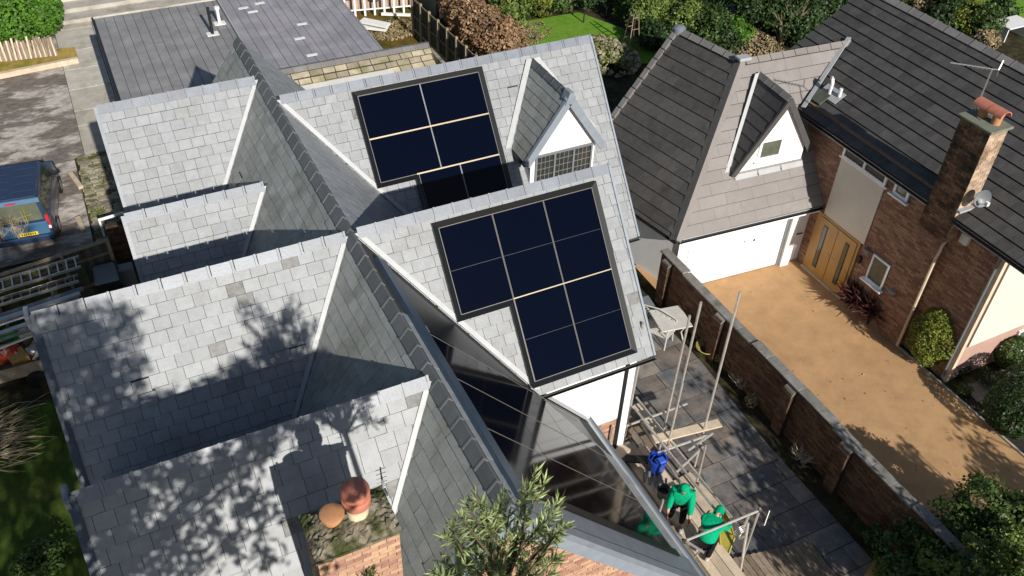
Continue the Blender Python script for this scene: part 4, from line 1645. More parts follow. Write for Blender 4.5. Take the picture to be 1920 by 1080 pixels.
# ================================================================== BOUNDARY WALL
mCope = M('grey_coping', (.21, .20, .185), .85, .25, 5, .4, 40, .15, .2, col2=(.10, .10, .08), cscale=2, cmin=.5, cmax=.7)
BW = thing('boundary_wall', 'long dark brick wall with grey stone coping between the patio and the tan driveway', 'wall', (13.45, 11, 0))
wb = Pieces('brick', BW, 300)
WH = 1.62
mb = MB()
mb.box2((13.40, 4.5, 0), (13.54, 16.15, WH))
core = mb.build('wall_core', mMortarD, BW)
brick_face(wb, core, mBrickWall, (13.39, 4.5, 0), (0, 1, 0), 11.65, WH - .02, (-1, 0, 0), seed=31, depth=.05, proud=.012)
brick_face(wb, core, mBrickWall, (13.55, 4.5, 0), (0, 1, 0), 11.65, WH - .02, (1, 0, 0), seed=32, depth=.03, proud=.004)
brick_face(wb, core, mBrickWall, (13.40, 16.15, 0), (1, 0, 0), .14, WH - .02, (0, 1, 0), seed=35, depth=.03, proud=.004)
for yy in (15.75, 13.2, 10.3, 8.3):
    mb = MB()
    mb.box2((13.22, yy - .16, 0), (13.378, yy + .16, WH - .06))
    pier = mb.build('pier', mMortarD, BW)
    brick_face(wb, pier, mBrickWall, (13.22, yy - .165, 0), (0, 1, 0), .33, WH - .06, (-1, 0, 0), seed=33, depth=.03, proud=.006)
    mb = MB()
    mb.hexa([(13.21, yy - .17, WH - .16), (13.378, yy - .17, WH - .02), (13.378, yy + .17, WH - .02), (13.21, yy + .17, WH - .16)],
            [(13.21, yy - .17, WH - .10), (13.378, yy - .17, WH + .02), (13.378, yy + .17, WH + .02), (13.21, yy + .17, WH - .10)])
    mb.build('pier_cap', mCope, BW)
wb.flush()
yy = 4.5
k = 0
while yy < 16.1:
    L = .62
    z = WH + (.05 if int(yy / 2.9) % 2 else 0.0) - .02
    mb = MB()
    mb.box2((13.33, yy + .004, z), (13.61, min(yy + L, 16.2) - .004, z + .06))
    mb.build('coping_stone', mCope, BW, bevel=.008)
    yy += L

# ================================================================== PATIO
pat = sheet('patio', [(6.0, 3), (13.2, 3), (13.2, 16.9), (6.0, 16.9)], -.025, mJoint)
ps = Pieces('paving_slab', pat, 300)
R = random.Random(21)
yy = 3.0
row = 0
while yy < 16.8:
    hgt = R.choice((.42, .58, .58, .74))
    xx = 7.6 + (R.uniform(0, .4))
    xe = 13.0 if yy > 9 else 12.9
    while xx < xe:
        wd = R.choice((.58, .74, .9, .9))
        if wd > xe - xx:
            wd = xe - xx
        if wd > .1:
            z = R.uniform(-.004, .006)
            ps.box(pat, mPatio, (xx + wd / 2, yy + hgt / 2, z - .01), (wd - .018, hgt - .018, .03), (Vector((1, 0, 0)), Vector((0, 1, 0)), UZ))
        xx += wd
    yy += hgt
    row += 1
ps.flush()
sheet('planting_bed', [(12.85, 4), (13.4, 4), (13.4, 15), (13.1, 15.0), (12.95, 12.5), (12.8, 10)], .022, mSoil)
# strip of pale kerb slabs on the far side of the driveway
kb = sheet('front_path', [(18.56, 4), (22, 4), (22, 9.3), (18.56, 9.3)], -.012, mJoint)
kp = Pieces('paving_slab', kb)
for i in range(5):
    for j in range(2):
        kp.box(kb, mPatio, (18.95 + .62 * i + .3, 8.45 + j * .62, .0), (.60, .60, .03), (gx, gy, UZ))
kp.flush()
tag(kb, kind='structure')
sheet('side_bed', [(18.56, 9.05), (22.5, 9.05), (22.5, 9.70), (18.7, 9.70), (18.7, 11.3), (18.56, 11.3)], .01, mSoil)
mb = MB()
mb.box2((18.50, 3, 0), (18.56, 11.3, .05))
tag(mb.build('kerb', mConc), kind='structure')

# ================================================================== REAR OUTBUILDING (flat sheet roofs behind the cross gables)
ob = thing('flat_roof_extension', 'low rear extension with grey sheet roofs in long strips and an old mossy tiled edge', 'extension', (5, 30, 0))
def obox(name, p, q, mat, parent=ob):
    mb = MB()
    mb.box2(p, q)
    return mb.build(name, mat, parent)
obox('wall', (.62, 22.4, 0), (9.4, 35.2, 2.85), mOffWhite)
roofL = obox('roof_deck', (.48, 21.8, 2.86), (5.05, 35.6, 2.95), mUnder)
roofR = obox('roof_deck', (5.07, 27.9, 2.9), (9.56, 36.5, 3.02), mUnder)
sh = Pieces('roof_sheet', ob)
x = .5
R = random.Random(17)
while x < 5.0:
    wd = .335
    y = 21.85
    while y < 35.55:
        L = R.choice((3.2, 4.6, 6.0))
        y1 = min(35.55, y + L)
        x1 = min(x + wd, 5.03)
        sh.box(ob, mFelt, ((x + x1) / 2, (y + y1) / 2, 2.975 + R.uniform(0, .006)), (x1 - x - .016, y1 - y - .012, .03), (Vector((1, 0, 0)), Vector((0, 1, 0)), UZ))
        y = y1
    x += wd
x = 5.1
while x < 9.5:
    y = 28.05
    while y < 36.45:
        y1 = min(36.45, y + R.choice((2.4, 3.8, 5.0)))
        x1 = min(x + .335, 9.54)
        sh.box(ob, mFelt2, ((x + x1) / 2, (y + y1) / 2, 3.05 + R.uniform(0, .006)), (x1 - x - .014, y1 - y - .012, .03), (Vector((1, 0, 0)), Vector((0, 1, 0)), UZ))
        y = y1
    x += .335
sh.flush()
obox('roof_edge', (.40, 21.8, 2.80), (.475, 35.6, 3.03), mFrame)
obox('roof_edge', (.40, 35.61, 2.80), (5.05, 35.68, 3.03), mConc)
obox('parting_flashing', (5.03, 28.0, 3.0), (5.085, 36.4, 3.12), mValley)
# pale repair patches
for (px, py) in ((456, 15), (487, 6), (474, 22), (566, 45), (562, 72), (585, 103)):
    p = at(px, py, 3.07)
    obox('repair_patch', (p.x - .19, p.y - .08, 3.068), (p.x + .19, p.y + .08, 3.078), mPlasticW)
# old stone-tiled strip with ridge tiles
ot = Slope((0, 28.25, 3.22), (1, 0, 0), (0, -cos(.6), -sin(.6)))
op = [(5.5, 0), (11.05, 0), (11.05, 3.0), (5.5, 3.0)]
o = slab(ob, ot, op, 'old_roof_slope', mUnder)
otp = Pieces('stone_tile', ob)
lay(otp, o, ot, op, M('old_stone_tile', (.36, .31, .22), .9, .3, 5, .5, 40, .25, .2, col2=(.2, .19, .09), cscale=2.5, cmin=.5, cmax=.65), gauge=.24, width=.45, start=.16, gap=.03, over=-.02, tail=.045, thick=.035, seed=44)
otp.flush()
otc = Pieces('ridge_cap', ob)
ridge(otc, ob, (5.6, 28.25, 3.22), (11.05, 28.25, 3.22), cap_mesh('ridge_cap', .5, .18, 34, 8, mTileCap), .5, mTileCap, .04)
otc.flush()
obox('wall', (5.6, 26.3, 0), (10.9, 28.2, 1.5), mOffWhite)
obox('verge_stone', (11.06, 26.9, 2.3), (11.2, 28.3, 3.05), mStone)

def pipe_vent(label, px0, px1, zb, r, mat, hooked):
    b = at(px0[0], px0[1], zb)
    t = thing('vent_pipe', label, 'vent pipe', b)
    mb = MB()
    mb.box(b + Vector((0, 0, .012)), (.42, .34, .02))
    mb.build('base_flashing', mPlasticW, t)
    r_ = ray(*px1)
    k = (b.x * r_.x + b.y * r_.y) / (r_.x ** 2 + r_.y ** 2)
    top = CAM.z + r_.z * k
    mb = MB()
    mb.tube([b, (b.x, b.y, top)], r, 10)
    if hooked:
        mb.tube([(b.x, b.y, top - .02), (b.x, b.y, top + .08)], r * 1.6, 10)
    mb.build('pipe', mat, t, smooth=True)
pipe_vent('black upright flue pipe on the grey strip roof', (399, 64), (389, 14), 2.99, .055, mBlack, False)
pipe_vent('white upright vent pipe with a cowl on the grey strip roof', (412, 44), (408, 16), 2.99, .06, mPlasticW, True)

# ================================================================== LEFT YARD
# concrete path beside the extension, cut into slabs
cp = sheet('concrete_path', [(-1.15, 31.0), (.45, 31.0), (.45, 46), (-1.15, 46)], -.012, mJoint)
cpp = Pieces('concrete_slab', cp)
yy = 31.0
while yy < 45.5:
    L = R.choice((1.2, 1.8, 2.2))
    cpp.box(cp, mConc, (-.35, yy + L / 2, .0), (1.56, L - .05, .04), (Vector((1, 0, 0)), Vector((0, 1, 0)), UZ))
    yy += L
cpp.flush()
# low concrete terrace steps at the top
tp = MB()
a = at(105, 0, .3)
for k, (y0, z) in enumerate(((42.6, .18), (43.4, .36), (44.3, .55))):
    tp = MB()
    tp.box2((-1.1, y0, 0), (8, y0 + 1.2 + (5 if k == 2 else 0), z))
    st = tp.build('terrace_step', mConc)
    tag(st, kind='structure')
# old cobbled strip
cb = sheet('cobbled_strip', [(-1.5, 24.6), (-.15, 24.6), (-.15, 31.0), (-1.5, 31.0)], -.011, mSoil)
cbp = Pieces('stone', cb, 300)
y = 24.7
while y < 30.95:
    x = -1.48 + R.uniform(0, .1)
    hgt = R.uniform(.14, .2)
    while x < -.2:
        wd = min(R.uniform(.22, .48), -.16 - x)
        if wd > .08:
            cbp.box(cb, mStone, (x + wd / 2, y + hgt / 2 + R.uniform(-.015, .015), .01 + R.uniform(0, .03)), (wd - .03, hgt - .028, .08), (Vector((1, R.uniform(-.06, .06), R.uniform(-.05, .05))).normalized(), Vector((0, 1, R.uniform(-.05, .05))).normalized(), UZ))
        x += wd
    y += hgt
cbp.flush()
# kerb line and grass bank below the hedge
kb0, kb1 = at(-30, 148, .12), at(146, 112, .12)
mb = MB()
mb.bar(kb0, kb1, .18, .22)
tag(mb.build('kerb', mPlank), kind='structure')
mb = MB()
q = [at(-40, 140, .06), at(146, 107, .06), at(140, 88, .3), at(-40, 105, .3)]
mb.prism(q, (0, 0, -.3))
tag(mb.build('grass_bank', M('dry_bank', (.24, .17, .05), .95, .3, 3, .6, 60, 0, .1, col2=(.13, .14, .02), cscale=.9)), kind='structure')
# palisade of split logs
pf = thing('log_palisade', 'low palisade of upright split logs under the bright green hedge', 'fence', at(50, 105, .2))
a, b = at(-25, 119, .15), at(108, 104, .15)
n = 44
for i in range(n):
    q = a.lerp(b, i / (n - 1))
    mb = MB()
    hgt = .75 + R.uniform(-.12, .1)
    mb.tube([q, q + Vector((R.uniform(-.06, .06), .25 + R.uniform(-.05, .05), hgt))], [.05, .042], 6)
    mb.build('log', mTimber if i % 3 else mPlank, pf)
mb = MB()
mb.bar(a + Vector((0, .2, .5)), b + Vector((0, .2, .5)), .05, .06)
mb.build('rail', mTimber, pf)
# clipped hedge top left
plant('clipped_hedge', 'bright green rounded hedge at the top left behind the split log palisade', 'hedge', at(50, 95, 0) + Vector((0, 1.2, 0)),
      [(-1.6, 0, 1.3, 1.5, 1.4, 1.3), (.1, .1, 1.3, 1.6, 1.4, 1.35), (-3.0, 0, 1.3, 1.5, 1.4, 1.3), (-.8, .8, 1.9, 1.7, 1.3, 1.0), (.9, .2, 1.1, .95, 1.2, 1.1)], 16000, .085, LEAF_BR, .06, seed=3, inner=.82, lump=.10)

# van ------------------------------------------------------------------
vth = radians(-7)
vo = Vector((-3.38, 26.05, 0))
vx, vyv = Vector((cos(vth), sin(vth), 0)), Vector((-sin(vth), cos(vth), 0))
def VT(p):
    return vo + vx * p[0] + vyv * (p[1] * .86) + UZ * (p[2] * .95)
van = thing('parked_van', 'dark blue van parked in the yard with garden waste seen through its rear window', 'van', vo)
mb = MB(VT)
def sect(y, zb, zt, wb, wt):
    return [(-wb, y, zb), (wb, y, zb), (wb * 1.02, y, zb + (zt - zb) * .5), (wt, y, zt), (-wt, y, zt), (-wb * 1.02, y, zb + (zt - zb) * .5)]
secs = [sect(0, .38, 1.02, .86, .88), sect(.5, .32, 1.05, .92, .90), sect(3.4, .32, 1.05, .92, .90), sect(4.15, .36, .98, .86, .82), sect(4.4, .45, .8, .72, .68)]
for i in range(len(secs) - 1):
    mb.hexa(secs[i], secs[i + 1])
mb.build('body', mVan, van, bevel=.03)
mb = MB(VT)
cab = [[(-.88, .02, 1.03), (.88, .02, 1.03), (.78, .20, 1.84), (-.78, .20, 1.84)], [(-.9, 3.45, 1.04), (.9, 3.45, 1.04), (.74, 2.62, 1.84), (-.74, 2.62, 1.84)]]
mb.hexa(cab[0], cab[1])
mb.build('cabin', mVan, van, bevel=.03)
mb = MB(VT)
mb.box((0, 1.40, 1.862), (1.46, 2.36, .045))
mb.build('roof', mVanR, van, bevel=.02)
for k in range(9):
    mb = MB(VT)
    mb.box((.36 if k % 2 else -.36, .42 + k * .25, 1.89), (.62, .05, .02))
    mb.build('roof_rib', mVanR, van)
for s in (-1, 1):
    mb = MB(VT)
    mb.bar((s * .735, .25, 1.90), (s * .72, 2.58, 1.90), .035, .03)
    mb.build('roof_rail', mVan, van)
mb = MB(VT)
mb.hexa([(-.76, -.004, 1.12), (.76, -.004, 1.12), (.69, .145, 1.68), (-.69, .145, 1.68)], [(-.76, .02, 1.12), (.76, .02, 1.12), (.69, .17, 1.68), (-.69, .17, 1.68)])
mb.build('rear_window', mGlassG, van)
mb = MB(VT)
mb.hexa([(-.80, .12, 1.70), (.80, .12, 1.70), (.78, .17, 1.84), (-.78, .17, 1.84)], [(-.80, .17, 1.70), (.80, .17, 1.70), (.78, .22, 1.84), (-.78, .22, 1.84)])
mb.build('tailgate_top', mVanL, van)
mb = MB(VT)
mb.box((0, -.03, .80), (1.66, .05, .46))
mb.build('tailgate', mVanL, van, bevel=.015)
mb = MB(VT)
mb.box((0, -.06, .44), (1.74, .14, .24))
mb.build('bumper', mVan, van, bevel=.03)
mb = MB(VT)
mb.box((.22, -.062, .66), (.52, .012, .12))
plate = mb.build('number_plate', mYellow, van)
for k in range(7):
    mb = MB(VT)
    mb.box((.03 + k * .062, -.0695, .66), (.034, .003, .075))
    mb.build('plate_mark', mBlack, van)
mb = MB(VT)
mb.box((0, .10, 1.77), (.3, .03, .04))
mb.build('brake_light', mRed, van)
for s in (-1, 1):
    mb = MB(VT)
    mb.hexa([(s * .80, -.02, .72), (s * .90, -.01, .72), (s * .885, .04, 1.22), (s * .80, .03, 1.22)], [(s * .80, .05, .72), (s * .905, .08, .72), (s * .89, .12, 1.22), (s * .80, .1, 1.22)])
    mb.build('tail_light', mRed, van)
    mb = MB(VT)
    mb.box((s * .865, -.018, .80), (.07, .02, .10))
    mb.build('reversing_light', mPlasticW, van)
    for (y0, y1, t0, t1) in ((.35, 1.35, .42, 1.30), (1.45, 2.35, 1.42, 2.2), (2.42, 3.1, 2.28, 2.55)):
        mb = MB(VT)
        f = lambda y, z: (s * (.905 - (z - 1.04) / .8 * .14), y, z)
        A_ = [f(y0, 1.12), f(y1, 1.12), f(t1, 1.68), f(t0, 1.68)]
        mb.hexa(A_, [(p[0] - s * .02, p[1], p[2]) for p in A_])
        mb.build('side_window', mGlassD, van)
    for y in (.85, 3.55):
        mb = MB(VT)
        mb.lathe((s * .80, y, .31), [(.2, -.02), (.31, 0), (.31, .14), (.27, .16), (.2, .16)], 20, (s, 0, 0))
        wh = mb.build('wheel', mBlack, van, smooth=True)
        mb = MB(VT)
        mb.lathe((s * .955, y, .31), [(.2, 0), (.18, .012), (.05, .004), (.01, .02)], 16, (s, 0, 0))
        mb.build('rim', mAlu, wh)
    mb = MB(VT)
    mb.box((s * 1.0, 3.0, 1.12), (.2, .1, .16))
    mb.build('mirror', mBlack, van, bevel=.02)
mb = MB(VT)
mb.hexa([(-.80, 3.42, 1.1), (.80, 3.42, 1.1), (.70, 2.70, 1.79), (-.70, 2.70, 1.79)], [(-.80, 3.46, 1.1), (.80, 3.46, 1.1), (.70, 2.74, 1.8), (-.70, 2.74, 1.8)])
mb.build('windscreen', mGlassD, van)
# branches and green strip seen at the rear window
mb = MB(VT)
for k in range(26):
    x0 = R.uniform(-.75, .2)
    mb.tube([(x0, -.05 - R.uniform(0, .12), R.uniform(.5, 1.0)), (x0 + R.uniform(-.3, .4), -.06, R.uniform(1.0, 1.3)), (x0 + R.uniform(-.4, .6), -.02, R.uniform(1.2, 1.65))], [.014, .01, .005], 5)
o = solo('branch_heap', mb, mTwig, 'dry branches leaning against the rear of the dark blue van', 'branches')
mb = MB(VT)
mb.bar((.38, -.03, 1.18), (.26, .1, 1.62), .08, .02)
solo('green_batten', mb, LEAF_YG, 'lime green batten standing upright in the rear window of the van', 'batten')
for (p0, p1, lab) in (((132, 325), (152, 352), 'pale timber offcut lying on the tarmac right of the van, upper one'), ((146, 408), (156, 432), 'pale timber offcut beside the fence right of the van, lower one')):
    a, b = at(*p0, .1), at(*p1, .1)
    mb = MB()
    mb.bar(a, b, .16, .12)
    solo('timber_offcut', mb, mPlank, lab, 'timber', bevel=.01)
mb = MB()
mb.tube([at(184, 413, .7), at(232, 399, .7)], .05, 8)
mb.tube([at(186, 413, .7), at(186, 413, .7) + Vector((0, 0, -.72))], .035, 8)
solo('white_rail', mb, mPlasticW, 'white handrail pole beside the small left gable', 'rail')
mb = MB()
mb.box2((-.95, 24.42, 0), (-.2, 24.55, 1.3))
rbw = thing('garden_wall', 'short red brown brick wall end between the dark fence and the small left gable', 'wall', (-.6, 24.5, 0))
wcore = mb.build('wall_core', mMortarD, rbw)
rbp = Pieces('brick', rbw)
brick_face(rbp, wcore, mBrickWall, (-1.0, 24.42, 0), (1, 0, 0), .8, 1.28, (0, -1, 0), seed=51, depth=.03)
rbp.flush()
# fence across the yard
fn = thing('board_fence', 'mossy close boarded fence running across the yard in front of the van', 'fence', (-3, 24.6, 0))
_f0, _f1 = at(0, 514, 1.7), at(228, 440, 1.7)
def flp(x):
    return _f0.y + (x - _f0.x) * (_f1.y - _f0.y) / (_f1.x - _f0.x)
k = 0
x = -9.0
while x < -1.0:
    y = flp(x)
    mb = MB()
    mb.box((x, y - .02 * (k % 2), .85), (.145, .022, 1.6))
    mb.build('board', mFenceG if x < -2.4 else mFence, fn)
    x += .135
    k += 1
for x in (-8.2, -6.2, -4.15, -2.25, -1.0):
    mb = MB()
    mb.box((x, flp(x) - .08, .9), (.09, .09, 1.8))
    mb.build('post', mTimber, fn)
mb = MB()
mb.bar((-9.05, flp(-9.05), 1.68), (-.95, flp(-.95), 1.68), .10, .05)
mb.build('top_rail', mTimber, fn)
for z in (.4, 1.3):
    mb = MB()
    mb.bar((-9.05, flp(-9.05) - .055, z), (-.95, flp(-.95) - .055, z), .05, .07)
    mb.build('rail', mTimber, fn)

# stack of ladders and poles
def ladder(label, a, b, wv, n):
    a, b, wv = Vector(a), Vector(b), Vector(wv)
    t = thing('ladder', label, 'ladder', (a + b) / 2, 'aluminium ladders stacked by the fence')
    for s in (0, 1):
        mb = MB()
        mb.bar(a + wv * s, b + wv * s, .035, .08)
        mb.build('stile', mAlu, t)
    for i in range(n):
        q = a.lerp(b, (i + .5) / n)
        mb = MB()
        mb.tube([q, q + wv], .022, 6)
        mb.build('rung', mAlu, t)
    return t
la, lb = at(-130, 586, 1.6), at(152, 500, 1.6)
ladder('aluminium ladder lying flat on top of the pole stack beside the fence', la, lb, (0, .42, .05), 16)
la, lb = at(-130, 612, 1.42), at(148, 527, 1.42)
ladder('aluminium ladder lying lower in the stack nearer the slate roof', la, lb, (0, .36, -.06), 16)
pr_ = thing('pole_rack', 'low timber trestle rack carrying ladders and metal poles in the shaded yard', 'rack', at(40, 560, 0))
for x in (-6.2, -4.2, -2.7):
    yq = at(60, 555, 1.2).y
    mb = MB()
    mb.box2((x - .04, yq - .9, 1.08), (x + .04, yq + .75, 1.18))
    mb.build('bearer', mTimber, pr_)
    for y in (yq - .8, yq + .7):
        mb = MB()
        mb.box2((x - .04, y - .04, 0), (x + .04, y + .04, 1.08))
        mb.build('leg', mTimber, pr_)
for k, (p0, p1, z) in enumerate((((-120, 632), (156, 541), 1.28), ((-120, 648), (150, 560), 1.26), ((-120, 668), (152, 572), 1.26), ((-120, 682), (140, 588), 1.27), ((-120, 640), (150, 550), 1.34), ((-120, 700), (120, 606), 1.25))):
    mb = MB()
    a, b = at(*p0, z), at(*p1, z)
    if k % 2:
        mb.tube([a, b], .045, 8)
    else:
        mb.bar(a, b, .14, .06)
    solo('metal_pole', mb, mAlu if k % 3 else mPlasticG, ('dark flat bar in the rack next to the lower ladder', 'round silver tube second from the lower ladder in the rack', 'flat silver bar in the middle of the pole rack', 'dark round tube in the rack nearer the slate roof', 'flat silver bar lying on top of the other poles in the rack', 'round silver tube at the front edge of the rack next to the slate roof')[k], 'pole', group='metal poles in the rack')
# wheelie bin
wbn = at(197, 512, 1.05)
bin_ = thing('wheelie_bin', 'dark wheelie bin with sloping grey lid beside the slate roof ridge', 'bin', (wbn.x, wbn.y, 0))
mb = MB()
mb.hexa([(wbn.x - .26, wbn.y - .30, .05), (wbn.x + .26, wbn.y - .30, .05), (wbn.x + .26, wbn.y + .28, .05), (wbn.x - .26, wbn.y + .28, .05)],
        [(wbn.x - .33, wbn.y - .40, .98), (wbn.x + .33, wbn.y - .40, .98), (wbn.x + .33, wbn.y + .36, 1.02), (wbn.x - .33, wbn.y + .36, 1.02)])
mb.build('body', mBlack, bin_, bevel=.02)
mb = MB()
mb.hexa([(wbn.x - .35, wbn.y - .44, .99), (wbn.x + .35, wbn.y - .44, .99), (wbn.x + .31, wbn.y + .40, 1.06), (wbn.x - .31, wbn.y + .40, 1.06)],
        [(wbn.x - .30, wbn.y - .36, 1.05), (wbn.x + .30, wbn.y - .36, 1.05), (wbn.x + .26, wbn.y + .34, 1.14), (wbn.x - .26, wbn.y + .34, 1.14)])
mb.build('lid', M('bin_lid', (.14, .155, .165), .4, .1, 3, .05, 30, 0), bin_, bevel=.03)
mb = MB()
mb.tube([(wbn.x - .3, wbn.y + .42, .98), (wbn.x - .3, wbn.y + .52, 1.0), (wbn.x + .3, wbn.y + .52, 1.0), (wbn.x + .3, wbn.y + .42, .98)], .025, 6)
mb.build('handle', mBlack, bin_)
for s in (-1, 1):
    mb = MB()
    mb.lathe((wbn.x + s * .26, wbn.y + .32, .12), [(.11, 0), (.12, .02), (.12, .06), (.1, .08)], 14, (s, 0, 0))
    mb.build('wheel', mBlack, bin_)
p = at(232, 500, .7)
mb = MB()
mb.box(p + Vector((0, 0, -.35)), (.5, .36, .7))
solo('storage_box', mb, mPlasticG, 'small grey storage box standing right of the wheelie bin', 'box', bevel=.02)

# crate with odds and ends
cr = at(55, 660, .75)
crate = thing('wooden_trailer', 'open wooden trailer box heaped with odds and ends left of the slate roof verge', 'trailer', (cr.x, cr.y, 0))
x0, x1, y0, y1 = cr.x - .85, cr.x + .75, cr.y - .45, cr.y + 1.1
for nm, p, q, m in (('floor', (x0, y0, .40), (x1, y1, .45), mTimber), ('side', (x0, y0 - .03, .38), (x1, y0, .78), mTimber), ('side', (x0, y1, .38), (x1, y1 + .03, .78), mTimber), ('end', (x0 - .03, y0, .38), (x0, y1, .78), mTimber), ('end', (x1, y0, .38), (x1 + .03, y1, .78), mTimber)):
    mb = MB()
    mb.box2(p, q)
    mb.build(nm, m, crate)
for y in (y0 - .12, y1 + .12):
    mb = MB()
    mb.lathe((cr.x, y, .25), [(.16, -.06), (.25, -.05), (.25, .05), (.16, .06)], 16, (0, 1, 0))
    mb.build('wheel', mBlack, crate)
def lump(name, px, py, z, s, mat, label, cat, seed, zup=0):
    R2 = random.Random(seed)
    c = at(px, py, z)
    bm = bmesh.new()
    bmesh.ops.create_icosphere(bm, subdivisions=3, radius=1)
    mb = MB()
    vs = []
    for v in bm.verts:
        q = v.co
        k = 1 + .16 * sin(q.x * 4 + seed) * sin(q.y * 5 + seed * 2) + .1 * sin(q.z * 9 + q.x * 7)
        vs.append(c + Vector((q.x * s[0] * k, q.y * s[1] * k, q.z * s[2] * k)))
    mb.add(vs, [[v.index for v in f.verts] for f in bm.faces])
    bm.free()
    return solo(name, mb, mat, label, cat, smooth=True)
lump('orange_bag', 12, 662, .70, (.32, .28, .26), mRed2, 'orange red and white patterned cloth bag heaped in the trailer', 'bag', 1)
lump('green_cloth', 24, 628, .72, (.45, .22, .22), mGreen2, 'crumpled bright green cloth at the back of the trailer', 'cloth', 2)
lump('straw_hat', 50, 622, .85, (.22, .22, .14), mPlank, 'round straw coloured ball at the back of the trailer', 'ball', 3)
lump('grey_helmet', 62, 655, .68, (.20, .17, .10), mAlu, 'grey domed lid lying in the trailer', 'lid', 4)
mb = MB()
a = at(35, 672, .62)
mb.box(a, (.42, .5, .3), (Vector((.9, .3, 0)).normalized(), Vector((-.3, .9, 0)).normalized(), UZ))
solo('cardboard_box', mb, mOak, 'orange brown box at the front of the trailer', 'box', bevel=.01)
for k, (px, py) in enumerate(((72, 640), (78, 662))):
    a = at(px, py, .66)
    mb = MB()
    mb.bar(a + Vector((-.2, -.2, 0)), a + Vector((.15, .3, .12)), .09, .05)
    solo('wood_offcut', mb, mPlank, ('wood offcut at the right rear of the trailer', 'wood offcut near the front right corner of the trailer')[k], 'wood')

# heap of cut twigs on the lawn
R = random.Random(9)
th_ = thing('twig_heap', 'heap of pale cut twigs on the shaded lawn at the left edge', 'twigs', at(20, 830, 0))
c = at(10, 838, .1)
mb = MB()
for k in range(170):
    a = R.uniform(-.5, .6)
    L = R.uniform(.5, 1.25)
    s = c + Vector((R.uniform(-1.2, .1), R.uniform(-.7, .9), R.uniform(0, .45)))
    d = Vector((cos(a), sin(a), R.uniform(-.1, .2)))
    mb.tube([s, s + d * L * .5 + Vector((0, 0, R.uniform(0, .12))), s + d * L + Vector((0, 0, R.uniform(-.15, .1)))], [.013, .010, .004], 4)
o = mb.build('twig', mTwig, th_)
o['kind'] = 'stuff'
for i, (px, py, s) in enumerate(((95, 1060, .5), (60, 1075, .35))):
    plant('garden_shrub', ('small grey green shrub on the lawn at the bottom left edge', 'smaller grey green shrub left of the other one at the bottom edge')[i], 'shrub', at(px, py, 0), [(0, 0, s * .7, s, s, s * .7)], 900, .05, LEAF_MD, .03, seed=40 + i)

# ================================================================== SCAFFOLD
sc = thing('scaffold', 'galvanised tube scaffold with boards along the low eaves beside the patio', 'scaffold', (9.2, 9, 0))
def tube_(name, pts, r=.029, mat=None):
    mb = MB()
    mb.tube(pts, r, 8)
    return mb.build(name, mat or mSteel, sc, smooth=True)
poles = [((10.69, 10.25), 5.63), ((10.84, 11.5), 4.3), ((10.14, 11.02), 4.56), ((9.02, 11.12), 4.76), ((9.22, 11.34), 4.5), ((8.98, 12.21), 2.75),
         ((10.27, 9.65), 1.62), ((9.45, 11.95), 3.5), ((9.75, 10.35), 3.2), ((8.28, 8.7), 1.9), ((8.45, 10.9), 1.95), ((8.15, 6.4), 2.0)]
for (x, y), h in poles:
    o = tube_('standard', [(x, y, 0), (x + rnd.uniform(.0, .14), y + rnd.uniform(-.06, .10), h)])
    mb = MB()
    mb.box((x, y, .01), (.15, .15, .02))
    mb.build('base_plate', mRust, sc)
ep = at(1424, 957, 1.9)
tube_('standard', [(ep.x, ep.y, 0), (ep.x, ep.y, 1.98)], .026)
tube_('ledger', [at(1190, 766, 1.9), at(1352, 969, 1.9)])
tube_('ledger', [at(1193, 745, 1.3), at(1394, 998, 1.3)])
tube_('ledger', [at(1200, 792, .75), at(1330, 985, .75)])
tube_('guard_rail', [at(1285, 1014, 1.9), ep + Vector((.05, 0, 0))], .028)
tube_('guard_rail', [at(1241, 986, 1.9), at(1320, 1036, 1.9)], .028)
tube_('guard_rail', [at(1258, 1026, 1.75), at(1292, 1010, 1.75)], .026)
tube_('transom', [at(1116, 820, 1.3), at(1288, 757, 1.3)])
tube_('transom', [at(1233, 849, 1.3), at(1325, 817, 1.3)])
tube_('transom', [at(1290, 845, 1.3), at(1336, 813, 1.3)], .03)
tube_('brace', [ep + Vector((-.35, -.1, -.1)), Vector((ep.x - .5, ep.y - .5, .05))])
tube_('brace', [at(1404, 967, 1.7), at(1385, 1008, 1.0)])
tube_('brace', [at(1268, 886, 1.3), at(1318, 838, 1.35)])
tube_('brace', [at(1443, 957, 1.2), at(1433, 985, .9)], .014)
tube_('brace', [at(1313, 1032, 1.5), at(1270, 1080, .5)], .02)
for p in (at(1180, 818, 1.3), at(1250, 770, 1.3), at(1270, 764, 1.3), at(1314, 838, 1.3), at(1243, 843, 1.3), at(1203, 792, 1.6), at(1307, 908, 1.3), ep, at(1314, 992, 1.9), at(1283, 1015, 1.9)):
    mb = MB()
    mb.box(p, (.09, .09, .09), (Vector((.7, .7, 0)), Vector((-.7, .7, 0)), UZ))
    mb.build('clamp', mRust, sc, bevel=.02)
